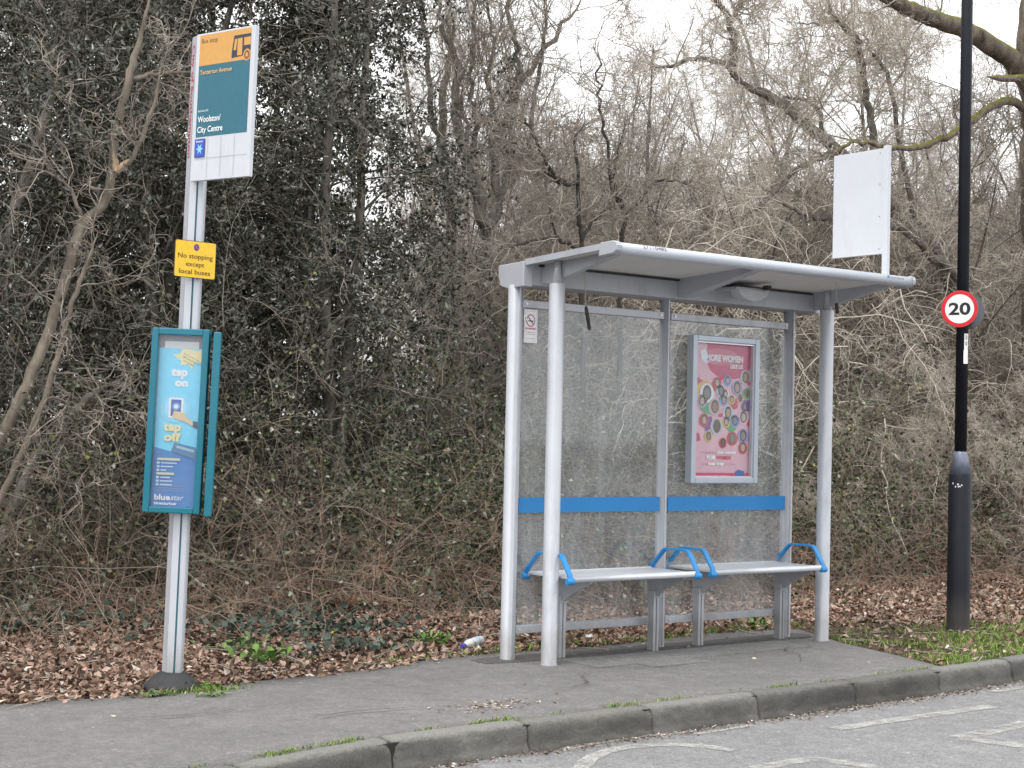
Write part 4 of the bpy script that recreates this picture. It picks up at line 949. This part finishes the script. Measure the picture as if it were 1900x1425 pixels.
# tall ivy-footed tree left of the shelter
Yi = 16.5
H4 = [limb([(905, 930), (903, 700), (905, 450), (895, 400), (870, 300), (845, 210), (850, 120), (820, 40), (815, -40)], .13, .02, Yi, 6, .02, rg),
      limb([(905, 440), (925, 380), (918, 290), (945, 200), (985, 130), (1035, 60), (1100, -30)], .07, .02, Yi, 6, .02, rg),
      limb([(905, 420), (940, 330), (950, 220), (960, 120), (945, 30), (950, -60)], .06, .02, Yi, 6, .02, rg),
      limb([(935, 345), (958, 300), (985, 250), (995, 160), (1012, 80), (1010, -20)], .045, .018, Yi, 6, .02, rg),
      limb([(900, 420), (872, 330), (885, 240), (872, 170), (880, 70), (870, -40)], .05, .015, Yi, 6, .02, rg),
      limb([(872, 300), (858, 200), (838, 120), (842, 20)], .03, .012, Yi, 6, .02, rg), limb([(925, 262), (908, 160), (912, 60), (900, -20)], .04, .012, Yi, 6, .02, rg)]
drawn_tree('multi_stemmed_tree', 'tall bare tree fanning into many grey stems left of the shelter roof', H4, BARK, TWIG, side_twigs(H4, rg, 22, 1.3, .009, .24, 7, 5, .08), atz(905, 930))
H5 = [limb([(835, 900), (838, 600), (835, 400), (825, 300), (822, 180), (835, 90), (825, -20)], .09, .03, 17.5, 6, .02, rg), limb([(830, 300), (800, 200), (790, 80), (780, -30)], .05, .02, 17.5, 6, .02, rg)]
drawn_tree('slim_tree', 'slim bare tree beside the edge of the dark evergreens', H5, BARK, TWIG, side_twigs(H5, rg, 14, 1.1, .014, .22), atz(835, 900))

# scrub crowding the foot of the old trunk
for x_, y_, s_ in ((15.9, 11.7, .62), (17.0, 12.3, .7), (15.0, 12.6, .66)):
    o = copy_tree(shp[0]); o.location = (x_, y_, float(gh(x_, y_)) - .05); o.rotation_euler = (0, 0, x_); o.scale = (s_, s_, s_ * 1.1)
# --- evergreens
def evergreen_geo(rng, h=5.5, w=2.1, nb=70, leaf=.048, per=26, cols=None, wts=None, r0=.07, stems=2, low=.12):
    s = rng.normal(size=(stems, 3)) * [.15, .15, 0]; s[:, 2] = -.1
    d = norm(np.array([0, 0, 1.]) + rng.normal(size=(stems, 3)) * [.16, .16, 0])
    P0, R0 = grow(s, d, np.full(stems, h), np.full(stems, r0), np.full(stems, .015), 12, .07, .03, rng)
    p, dd, r, t = spawn(P0, R0, nb // stems, low, 1., 1.15, rng)
    dd[:, 2] += .1
    L1 = w * (1.15 - t * .75) * rng.uniform(.6, 1.15, len(p)); P1, R1 = grow(p, dd, L1, np.maximum(r * .35, .007), np.full(len(p), .004), 8, .17, -.015, rng)
    p, dd, r, t = spawn(P1, R1, 9, .15, 1, .75, rng); L2 = np.repeat(L1, 9) * .42 * rng.uniform(.5, 1.2, len(p)) + .1
    P2_, R2 = grow(p, dd, L2, np.maximum(r * .5, .004), np.full(len(p), .002), 6, .24, -.02, rng)
    p, dd, r, t = spawn(P2_, R2, 5, .2, 1, .75, rng); L3 = np.full(len(p), .26) * rng.uniform(.5, 1.3, len(p)); P3, R3 = grow(p, dd, L3, np.full(len(p), .0025), np.full(len(p), .0015), 4, .3, 0, rng)
    q, _, _, _ = spawn(np.concatenate([P3]), np.concatenate([R3]), per, .05, 1., .8, rng)
    q = q + rng.normal(size=q.shape) * .022
    keep = rng.random(len(q)) < .92; q = q[keep]; n = len(q)
    cols = cols or [(.042, .050, .030), (.068, .076, .048), (.10, .11, .08), (.025, .030, .020), (.21, .21, .18)]  # the palest tone paints glints onto a few leaves
    c = pal(n, cols, wts or [4, 4, 2.5, 2.5, .8], .2, rng)
    lv = leaves(q, leaf * rng.uniform(.6, 1.25, n), c, .5, .28, 0, rng)
    return join([tubes(P0, R0, 10), tubes(P1, R1, 5)]), join([tubes(P2_, R2, 3), tubes(P3, R3, 3)]), lv
eprot = []
for k in range(3):
    rng = np.random.default_rng(40 + k)
    g = evergreen_geo(rng, 6.6, 1.9, 72, .05, 11)
    t = empty('evergreen_tree', (0, 0, 0), 'dark evergreen tree with small glossy leaves at the left of the wood', 'tree', 'dark evergreens behind the bus stop pole')
    mesh_np('trunk', *g[0], BARK, t, smooth=True); br_ = mesh_np('branches', *g[1], TWIG, t, smooth=True)
    mesh_np('foliage', g[2][0], g[2][1], LEAFG, t, col=g[2][2]); eprot.append(t)
espots = [(4.4, 17.4), (6.6, 18.6), (4.3, 13.3), (6.7, 14.0), (8.1, 15.0), (5.3, 15.8), (7.4, 17.0), (2.2, 13.6), (8.3, 17.9), (8.6, 16.3), (7.9, 13.6)]
re_ = np.random.default_rng(9)
for i, (x, y) in enumerate(espots):
    o = eprot[i] if i < 3 else copy_tree(eprot[i % 3])
    o.location = (x, y, float(gh(x, y)) - .1); o.rotation_euler = (0, 0, re_.uniform(0, 6.28)); s = re_.uniform(.95, 1.15); o.scale = (s, s, s * 1.05)

# leaning stems in front of the evergreens
Yl = 11.9
T1 = [limb([(-60, 940), (0, 815), (60, 690), (108, 565), (138, 455), (158, 408), (192, 380), (207, 318), (215, 245), (238, 150), (262, 60), (285, -40)], .046, .027, Yl, 6, .005, rg),
      limb([(208, 322), (232, 305), (246, 292), (270, 235), (290, 180), (300, 120), (322, 70)], .024, .010, Yl, 6, .005, rg),
      limb([(246, 146), (290, 138), (350, 134), (420, 150)], .02, .008, Yl, 6, .005, rg),
      limb([(150, 400), (130, 350), (90, 320), (40, 310)], .016, .006, Yl - .1, 6, .005, rg)]
tl_ = drawn_tree('leaning_tree', 'pale brown leaning trunk with an elbow and a torn scar, beside the pole', T1, BARKT, TWIG, side_twigs(T1, rg, 6, .8, .006), atz(0, 1060))
sc = MB(); a0 = at(214, 318, Yl - .05); a1 = at(209, 282, Yl - .045); a2 = at(240, 296, Yl - .035)
sc.tube([a1, (a0 + a1) / 2 + [.004, -.01, 0], a0], [.008, .032, .02], 7); sc.tube([a0, (a0 + a2) / 2 + [0, -.01, 0], a2], [.02, .026, .008], 7)
sc.build('torn_scar', mat('torn_wood', (.42, .30, .19), .8, 0, .35, 30, bmp=.5), tl_)
T2 = [limb([(-40, 1010), (0, 925), (58, 800), (98, 690), (118, 620), (140, 545), (165, 480), (182, 430)], .028, .014, Yl - .35, 6, .005, rg),
      limb([(60, 800), (90, 740), (130, 760), (160, 850), (200, 925)], .012, .004, Yl - .4, 6, .005, rg), limb([(98, 690), (150, 700), (200, 760)], .010, .004, Yl - .4, 6, .005, rg)]
drawn_tree('leaning_tree', 'thinner pale leaning stem in front of the elbowed trunk', T2, BARKT, TWIG, side_twigs(T2, rg, 5, .6, .005), atz(-20, 1060))
T3 = [limb([(-30, 1080), (20, 950), (75, 830), (130, 770), (170, 735), (230, 700)], .05, .02, Yl + .5, 6, .006, rg)]
drawn_tree('leaning_tree', 'low brown stem slanting behind the thinner pale leaning stem', T3, BARK, TWIG, side_twigs(T3, rg, 7, .7, .006), atz(20, 1060))

# --- thicket: arching stems, leaves, ivy (uncountable)
def wander(n, x0, x1, y0, y1, rng): return np.stack([rng.uniform(x0, x1, n), rng.uniform(y0, y1, n), np.zeros(n)], 1)
def in_view(p, lo=-480, hi=2380):
    d = p - CAM; z = d @ FW; x = 950 + FPX * (d @ RT) / z
    return (x > lo) & (x < hi)
def thicket(n, x0, x1, y0, y1, Lr, r, rng, wig=.18, droop=-.07, up=.9, sub=6, sub2=3, z=None):
    s = wander(n * 2, x0, x1, y0, y1, rng); s = s[in_view(s)][:n]; n = len(s); s[:, 2] = gh(s[:, 0], s[:, 1]) - .02
    if z is not None: s[:, 2] += rng.uniform(*z, n)
    d = norm(rng.normal(size=(n, 3)) * [1, 1, .35] + np.array([0, 0, up]))
    L = rng.uniform(*Lr, n); P, R = grow(s, d, L, np.full(n, r) * rng.uniform(.6, 1.4, n), np.full(n, .0015), 12, wig, droop, rng)
    P[:, :, 2] = np.maximum(P[:, :, 2], gh(P[:, :, 0], P[:, :, 1]) + .01)
    q, dd, _, _ = spawn(P, R, sub, .1, 1, .9, rng); L2 = np.repeat(L, sub) * .28 * rng.uniform(.3, 1.2, len(q)); A, RA = grow(q, dd, L2, np.full(len(q), .0028), np.full(len(q), .0014), 6, wig * 1.5, -.02, rng)
    A[:, :, 2] = np.maximum(A[:, :, 2], gh(A[:, :, 0], A[:, :, 1]) + .005)
    out = [tubes(P, R, 4), tubes(A, RA, 3)]
    if sub2:
        q, dd, _, _ = spawn(A, RA, sub2, .1, 1, .9, rng); B, RB = grow(q, dd, np.full(len(q), .16) * rng.uniform(.4, 1.4, len(q)), np.full(len(q), .002), np.full(len(q), .0012), 4, wig * 1.8, 0, rng)
        out.append(tubes(B, RB, 3)); return out, A, B
    return out, A, None
rt = np.random.default_rng(21)
def leafcloud(src, m, size, cols, wts, rng, jit=.03, aspect=.65, fold=.2):
    q = src[:, 1:].reshape(-1, 3); q = q[rng.integers(0, len(q), m)] + rng.normal(size=(m, 3)) * jit
    q[:, 2] = np.maximum(q[:, 2], gh(q[:, 0], q[:, 1]) + .01)
    return leaves(q, size * rng.uniform(.6, 1.3, m), pal(m, cols, wts, .2, rng), aspect, fold, 0, rng)
GREY_G = [(.06, .066, .036), (.11, .12, .07), (.19, .195, .14), (.035, .04, .023), (.36, .36, .31), (.19, .20, .05)]  # pale grey entry stands in for light glinting off the leaves
# 1. low reddish brown bramble along the front of the wood
g, A, B = thicket(1150, 2.2, 20, 11.0, 13.0, (.6, 1.8), .0040, rt, .2, -.11, .9, 7, 3)
tag(mesh_np('bramble_stems', *join(g), TWIGR, smooth=True), 'tangled reddish brown bramble stems along the foot of the wood', 'brambles', kind='stuff')
lv = leafcloud(A, 9000, .045, [(.10, .055, .035), (.16, .085, .05), (.05, .055, .03), (.03, .045, .025), (.2, .12, .08)], [3, 2, 2, 2, 1], rt)
tag(mesh_np('bramble_leaves', lv[0], lv[1], LEAFM, col=lv[2]), 'small brown and green leaves scattered through the low brambles', 'bramble leaves', kind='stuff')
# 2. taller grey brown thicket behind
g, A2, B2 = thicket(1950, 2.6, 26, 12.0, 15.5, (1.5, 3.5), .005, rt, .16, -.055, 1.3, 7, 3)
tag(mesh_np('thicket_stems', *join(g), TWIGM, smooth=True), 'dense grey brown thicket of thin stems behind the brambles', 'thicket', kind='stuff')
gm = (A2[:, 0, 0] / A2[:, 0, 1] > .6) & (A2[:, 0, 2] < 2.6); lv = leafcloud(A2[gm], 60000, .052, [(.06, .09, .032), (.09, .12, .045), (.035, .055, .022), (.14, .165, .075)], [3, 3, 3, 1], rt, .08)
tag(mesh_np('green_undergrowth', lv[0], lv[1], LEAFM, col=lv[2]), 'olive green leafy undergrowth behind the shelter and to its right', 'green undergrowth', kind='stuff')
lv = leafcloud(A2, 140000, .046, GREY_G, [4, 4, 3, 3, .9, .7], rt, .06)
tag(mesh_np('thicket_leaves', lv[0], lv[1], LEAFM, col=lv[2]), 'grey green evergreen leaves all through the thicket behind the shelter', 'undergrowth leaves', kind='stuff')
# 3. pale arching stems hanging over the right-hand side
sp_ = np.stack([rt.uniform(11.5, 22, 520), rt.uniform(12.0, 14.6, 520), rt.uniform(1.3, 3.6, 520)], 1)
dd = norm(rt.normal(size=(520, 3)) * [1, .7, .5] + np.array([-.3, -.2, .35])); L = rt.uniform(.8, 2.4, 520)
P, R = grow(sp_, dd, L, np.full(520, .008) * rt.uniform(.5, 1.4, 520), np.full(520, .002), 12, .2, -.085, rt)
q, d2, _, _ = spawn(P, R, 6, .1, 1, .8, rt); A3, RA = grow(q, d2, np.repeat(L, 6) * .35 * rt.uniform(.3, 1.1, len(q)), np.full(len(q), .0038), np.full(len(q), .0018), 7, .32, -.04, rt)
q, d2, _, _ = spawn(A3, RA, 3, .1, 1, .8, rt); B3, RB = grow(q, d2, np.full(len(q), .2) * rt.uniform(.4, 1.4, len(q)), np.full(len(q), .0025), np.full(len(q), .0014), 5, .35, -.02, rt)
tag(mesh_np('arching_stems', *join([tubes(P, R, 5), tubes(A3, RA, 3), tubes(B3, RB, 3)]), TWIGP, smooth=True), 'pale crooked stems arching over the undergrowth at the right', 'bare stems', kind='stuff')
# 4. deep backing growth that closes the wood at eye level
g, A4, B4 = thicket(1100, 5, 40, 16, 21, (2.4, 4.6), .007, rt, .15, -.03, 1.9, 7, 0)
tag(mesh_np('far_thicket_stems', *join(g), TWIG, smooth=True), 'far dim thicket of stems deep in the wood', 'thicket', kind='stuff')
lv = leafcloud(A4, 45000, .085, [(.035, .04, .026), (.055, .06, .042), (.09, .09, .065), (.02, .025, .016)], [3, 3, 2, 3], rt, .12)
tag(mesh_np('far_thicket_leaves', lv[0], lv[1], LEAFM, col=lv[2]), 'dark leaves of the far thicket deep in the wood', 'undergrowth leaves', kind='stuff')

# --- fallen leaves, twigs, grass, ivy
def verge_pts(n, rng, y1=12.2, x0=1.5, x1=19):
    p = wander(n * 2, x0, x1, 7.0, y1, rng)
    yb = np.interp(p[:, 0], BX, BY); ok = (p[:, 1] > yb - .03 + rng.normal(size=len(p)) * .045) & in_view(p)
    xe = np.interp(p[:, 1], [7.1, 7.55, 8.15, 8.96, 9.2], [9.08, 9.22, 9.38, 9.75, 9.8]); east = p[:, 0] > xe + .02; ok = np.where(east, (p[:, 1] > np.interp(p[:, 0], KX, KY) + .16) & in_view(p), ok)
    p = p[ok][:n]; p[:, 2] = gh(p[:, 0], p[:, 1]); return p
rl = np.random.default_rng(31)
p = verge_pts(78000, rl); 
k = (p[:, 0] > 9.2) & (p[:, 1] < 8.75 + .3 * np.sin(p[:, 0] * 2) + .12 * np.sin(p[:, 0] * 9)) & (rl.random(len(p)) < .84); p = p[~k]
p[:, 2] += .004 + .028 * rl.random(len(p)) ** 1.5
DEAD = [(.30, .19, .14), (.40, .275, .215), (.20, .12, .085), (.49, .37, .30), (.11, .075, .055), (.54, .46, .40), (.28, .18, .13)]
lv = leaves(p, .048 * rl.uniform(.35, 1.45, len(p)), pal(len(p), DEAD, [5, 4, 4, 2, 3, .7, 3], .2, rl), .62, .22, .62, rl, .25)
tag(mesh_np('leaf_litter', lv[0], lv[1], LEAFD, col=lv[2]), 'brown fallen leaves covering the ground between pavement and wood', 'fallen leaves', kind='stuff')
# strays on the pavement
p = wander(900, 2, 10, 6.9, 9.0, rl); yb = np.interp(p[:, 0], BX, BY); p = p[(p[:, 1] < yb) & in_view(p)]
w = np.exp(-((np.interp(p[:, 0], BX, BY) - p[:, 1]) / .16)); w2 = np.exp(-(((p[:, 0] - 5.42) / .28) ** 2 + ((p[:, 1] - 7.2) / .14) ** 2)); p = p[rl.random(len(p)) < .05 + w * .8]
p[:, 2] = .008
q = np.stack([5.42 + rl.normal(size=150) * .17, 7.2 + rl.normal(size=150) * .07, np.full(150, .008)], 1); p = np.vstack([p, q])
lv = leaves(p, .028 * rl.uniform(.4, 1.6, len(p)), pal(len(p), [(.28, .2, .15), (.45, .38, .32), (.16, .1, .07), (.6, .56, .5)], None, .2, rl), .35, .12, .85, rl)
tag(mesh_np('leaf_scraps', lv[0], lv[1], LEAFD, col=lv[2]), 'leaf scraps and crumbs blown across the pavement', 'leaf scraps', kind='stuff')
# debris in the gutter
n = 2200; x = rl.uniform(3.5, 12, n); y = np.interp(x, KX, KY) - .02 - np.abs(rl.normal(size=n)) * .06; p = np.stack([x, y, np.full(n, -.142)], 1)
lv = leaves(p, .02 * rl.uniform(.4, 1.6, n), pal(n, [(.2, .14, .10), (.35, .3, .26), (.1, .07, .05), (.6, .58, .54)], [4, 3, 3, 1], .2, rl), .5, .15, .8, rl)
tag(mesh_np('gutter_debris', lv[0], lv[1], LEAFD, col=lv[2]), 'leaf crumbs and grit lying in the gutter along the kerb', 'gutter debris', kind='stuff')
# fallen sticks
n = 480; p = verge_pts(n, rl); p = p[(abs(p[:, 0] - 4.13) > .5) | (abs(p[:, 1] - 8.6) > .45)]; n = len(p); p[:, 2] += .03; a_ = rl.uniform(0, 6.28, n)
P, R = grow(p, np.stack([np.cos(a_), np.sin(a_), rl.normal(size=n) * .1], 1), rl.uniform(.10, .45, n), rl.uniform(.002, .006, n), np.full(n, .0015), 6, .12, -.01, rl)
P[:, :, 2] = np.maximum(P[:, :, 2], gh(P[:, :, 0], P[:, :, 1]) + .02)
tag(mesh_np('fallen_sticks', *tubes(P, R, 4), TWIG, smooth=True), 'thin fallen sticks lying among the dead leaves', 'sticks', kind='stuff')
# grass
def grass(p, h, rng, cols, wts=None, w=.004):
    n = len(p); d = rng.normal(size=(n, 3)) * [.5, .5, 0] + np.array([0, 0, 1.]); d = norm(d); a_ = rng.uniform(0, 3.14, n); s = np.stack([np.cos(a_), np.sin(a_), np.zeros(n)], 1) * w
    L = (h * rng.uniform(.4, 1.3, n))[:, None]; m_ = p + d * L * .55 + [0, 0, 0]; t_ = p + d * L + np.stack([rng.normal(size=n), rng.normal(size=n), -np.abs(rng.normal(size=n))], 1) * L * .22
    V = np.stack([p - s, p + s, m_ + s * .7, t_, m_ - s * .7], 1).reshape(-1, 3); i = np.arange(n)[:, None] * 5
    Fc = np.concatenate([i + np.array([[0, 1, 2]]), i + np.array([[0, 2, 4]]), i + np.array([[4, 2, 3]])], 0)
    return V, Fc, np.repeat(pal(n, cols, wts, .2, rng), 5, axis=0)
GR = [(.14, .24, .035), (.20, .31, .05), (.27, .36, .09), (.07, .11, .03), (.34, .31, .18)]
rg2 = np.random.default_rng(55)
n = 90000; x = rg2.uniform(9.0, 19, n); yk = np.interp(x, KX, KY) + .14; y = yk + rg2.random(n) ** 1.3 * 2.4
xe = np.interp(y, [7.1, 7.55, 8.15, 8.96, 9.2], [9.08, 9.22, 9.38, 9.75, 9.8]); p = np.stack([x, y, gh(x, y)], 1)
dens = .30 + .5 * np.sin(x * 3.1 + 1) * np.sin(y * 4.3) + .35 * np.sin(x * 7 + y * 5)
front = np.exp(-((y - yk) / .35)) * 1.2 + np.exp(-(((x - 10.9) / .5) ** 2 + ((y - 8.1) / .35) ** 2)) * 1.2
ok = (x > xe + .01 + .04 * rg2.random(n)) & in_view(p) & (rg2.random(n) < np.clip(dens * .55 * np.clip(1.7 - (y - yk) / 1.2, 0, 1) + front * .42 * (.7 + .4 * np.sin(x * 5.7 + y * 3) * np.sin(y * 9 + x)) + .12 * (y < 8.7), 0, 1)); p = p[ok]
V1 = grass(p, .050, rg2, GR, [4, 4, 3, 2, 1.3])
# tufts along pavement edge and behind the shelter
tf = []
for cx, cy, r, n in ((9.0, 9.15, .3, 900), (8.1, 9.02, .22, 500), (9.6, 9.2, .3, 700), (7.2, 9.05, .3, 350), (6.7, 9.02, .25, 300), (5.9, 8.95, .2, 160), (4.3, 8.42, .10, 300), (3.98, 8.43, .06, 160)):
    tf.append(np.stack([cx + rg2.normal(size=n) * r, cy + rg2.normal(size=n) * r * .25, np.zeros(n)], 1))
tf = np.vstack(tf); tf[:, 2] = gh(tf[:, 0], tf[:, 1]); V2 = grass(tf, .05, rg2, GR, [4, 3, 3, 2, 2])
n = 5200; x = rg2.uniform(3.2, 8.9, n); kk = np.clip(.2 + np.sin(x * 5.3) * .5 + np.sin(x * 13.7 + 1) * .5, 0, 1) * np.interp(x, [3, 4.5, 6.2, 8.9], [1, .8, .35, .12]); ok = rg2.random(n) < kk
p = np.stack([x, np.interp(x, KX, KY) + .135 + rg2.normal(size=n) * .012, np.full(n, .0)], 1)[ok]; V3 = grass(p, .032, rg2, GR, [3, 4, 4, 1, 3], .003)
g_ = [V1, V2, V3]; vs = np.concatenate([v[0] for v in g_]); cc = np.concatenate([v[2] for v in g_]); fs = []; b0 = 0
for v in g_: fs.append(v[1] + b0); b0 += len(v[0])
tag(mesh_np('grass', vs, np.concatenate(fs), GRASSM, col=cc), 'short green grass on the verge, pavement edges and kerb joints', 'grass', kind='stuff')
# dark ivy mats at the foot of the wood
iv = []
for cx, cy, rx, ry, n in ((5.7, 10.6, .8, .3, 300), (6.3, 10.4, .6, .25, 260), (4.2, 11.3, 1.2, .2, 500), (5.8, 9.4, .4, .1, 180), (8.2, 11.3, .5, .2, 500), (13.3, 12.0, 2.0, .4, 1500), (6.6, 11.5, .8, .25, 300)):
    iv.append(np.stack([cx + rg2.normal(size=n) * rx * .6, cy + rg2.normal(size=n) * ry * .7, np.abs(rg2.normal(size=n)) * .07], 1))
iv = np.vstack(iv); iv[:, 2] += gh(iv[:, 0], iv[:, 1]) + .02; n = len(iv)
lv = leaves(iv, .055 * rg2.uniform(.6, 1.3, n), pal(n, [(.045, .07, .05), (.07, .10, .075), (.11, .14, .11), (.03, .045, .032)], None, .15, rg2), .9, .1, .45, rg2)
tag(mesh_np('ivy', lv[0], lv[1], LEAFM, col=lv[2]), 'dark green ivy creeping over the leaf litter', 'ivy', kind='stuff')

# --- single leafy weeds (things)
def weed(loc, label, n, size, spread, hgt, cols, rng, aspect=.45):
    t = empty('leafy_weed', tuple(loc), label, 'weed'); vs, fs, cs, b0 = [], [], [], 0; st = []
    for k in range(n):
        a_ = rng.uniform(0, 6.28); tilt = rng.uniform(.25, 1.25); d = np.array([math.cos(a_) * math.sin(tilt), math.sin(a_) * math.sin(tilt), math.cos(tilt)])
        base = np.array(loc) + [rng.normal() * spread, rng.normal() * spread * .6, .0]; L = size * rng.uniform(.55, 1.3); w = norm(np.cross(d, [0, 0, 1.])) * L * aspect * .5; K = 5
        c = pal(1, cols, None, .12, rng)[0]; base = base + d * hgt * rng.uniform(.2, 1.)
        for q in range(K + 1):
            u = q / K; m_ = base + d * L * u + np.array([0, 0, -.35]) * L * u * u; ww = math.sin(math.pi * min(1, u * .92 + .06)) ** .8
            vs += [m_ - w * ww + [0, 0, .12 * L * ww], m_, m_ + w * ww + [0, 0, .12 * L * ww]]; cs += [c * .9, c * 1.15, c]
        for q in range(K):
            o_ = b0 + q * 3; fs += [(o_, o_ + 1, o_ + 4, o_ + 3), (o_ + 1, o_ + 2, o_ + 5, o_ + 4)]
        b0 += (K + 1) * 3; st.append((np.array([np.array(loc), (np.array(loc) + base) / 2 + [0, 0, .01], base])))
    mesh_np('leaves', np.array(vs), np.array(fs), GRASSM, t, col=np.clip(np.array(cs), 0, 1), smooth=True)
    mesh_np('stems', *tubes(np.array(st), np.full((n, 3), .0025), 4), mat('weed_stem', (.13, .2, .06), .6), t, smooth=True)
rw = np.random.default_rng(77); BG = [(.09, .19, .03), (.13, .25, .045), (.06, .13, .025), (.19, .31, .08)]
weed(atz(495, 1232), 'bright green broad-leaved weed in the leaf litter right of the bus stop pole', 34, .095, .09, .10, BG, rw)
weed(atz(440, 1205), 'lower spreading green weed just left of the bright broad-leaved weed', 24, .08, .12, .06, [(.07, .13, .04), (.1, .17, .06)], rw)
weed(atz(803, 1195), 'narrow-leaved green tuft left of the dropped bottle', 60, .085, .07, .05, BG, rw, .2)
weed(atz(376, 1278), 'small green weed against the right side of the rubber pole base', 30, .05, .05, .03, BG, rw, .3)
weed(atz(395, 1292), 'pale clover-like weed at the pavement edge beside the rubber pole base', 30, .03, .05, .02, [(.14, .22, .09), (.2, .28, .13)], rw, .6)
weed(atz(285, 1292), 'grey green weed against the left side of the rubber pole base', 26, .035, .035, .02, [(.16, .22, .11), (.1, .16, .07)], rw, .5)
weed(atz(715, 1205), 'tiny green seedling patch between the weed and the tuft', 20, .035, .06, .02, BG, rw, .4)
weed(atz(1400, 1160), 'green tuft seen under the right-hand bench behind the shelter', 40, .06, .10, .04, BG, rw, .3)

# --- litter
def lathe_along(path_r, A, B, n, mname, name, parent=None):
    A, B = np.array(A), np.array(B); p = np.array([A + (B - A) * t for t, _ in path_r]); r = np.array([q for _, q in path_r])
    return MB().tube(p, r, n).build(name, mname, parent)
c0, c1 = atz(858, 1199, .034), atz(893, 1187, .034)
BT = empty('dropped_bottle', (float(c0[0]), float(c0[1]), 0), 'white plastic drinks bottle with a blue cap lying on the soil left of the shelter', 'bottle')
d_ = c1 - c0
MB().tube([c0 + d_ * t for t in (.10, .14, .22, .34, .46, .52, .58, .80, .95, 1.)], [.014, .015, .026, .033, .033, .028, .033, .033, .031, .022], 16).build('body', mat('white_plastic', (.72, .74, .76), .3, 0, .1, 30), BT)
MB().tube([c0 + d_ * t for t in (.58, .59, .78, .79)], [.0332, .0338, .0338, .0332], 16).build('wrapper', mat('bottle_wrapper', (.45, .55, .66), .35, 0, .5, 45), BT)
MB().tube([c0 + d_ * t for t in (-.02, 0, .10, .11)], [.013, .0165, .0165, .015], 16).build('cap', mat('blue_cap', (.05, .06, .50), .35), BT)
def paper(x, y, s, label, name='paper_scrap', col=(.72, .70, .68)):
    c = atz(x, y, .01); r = random.Random(int(x)); mb = MB(); n = 9
    ring = [(c[0] + s * math.cos(2 * math.pi * k / n) * r.uniform(.6, 1.2), c[1] + s * .6 * math.sin(2 * math.pi * k / n) * r.uniform(.6, 1.2), c[2] + r.uniform(0, .012)) for k in range(n)]
    inner = [(c[0] + (p[0] - c[0]) * .5, c[1] + (p[1] - c[1]) * .5, c[2] + r.uniform(.012, .03)) for p in ring]
    mb.add(ring + inner + [(c[0], c[1], c[2] + .016)], [(k, (k + 1) % n, n + (k + 1) % n, n + k) for k in range(n)] + [(n + k, n + (k + 1) % n, 2 * n) for k in range(n)])
    o = mb.build(name, mat('paper_%d' % int(x), col, .7, 0, .1, 40), None, org=tuple(c)); md = o.modifiers.new('thick', 'SOLIDIFY'); md.thickness = .002
    tag(o, label, 'litter')
paper(1093, 1183, .045, 'crumpled white paper scrap on the soil behind the front left shelter post')
paper(1150, 1184, .022, 'small pinkish paper scrap behind the shelter, right of the white scrap', col=(.6, .45, .4))
paper(617, 1177, .016, 'tiny yellow wrapper among the dead leaves', 'sweet_wrapper', (.75, .62, .06))
paper(1758, 1203, .02, 'small white paper scrap on the pavement edge below the lamp post')
# fallen log half buried at the foot of the brambles
Lg = [limb([(628, 1108), (680, 1102), (740, 1108), (812, 1114)], .055, .04, 11.4, 5, .006, rg)]
lg = mesh_np('fallen_log', *tube_limb(Lg[0], 12), mat('rotten_wood', (.20, .11, .07), .85, 0, .4, 14, bmp=.8), None, smooth=True); lg.location.z = -(Lg[0][0][:, 2].min() - .02) * 1
tag(lg, 'reddish fallen log lying at the foot of the brambles left of the shelter', 'log')
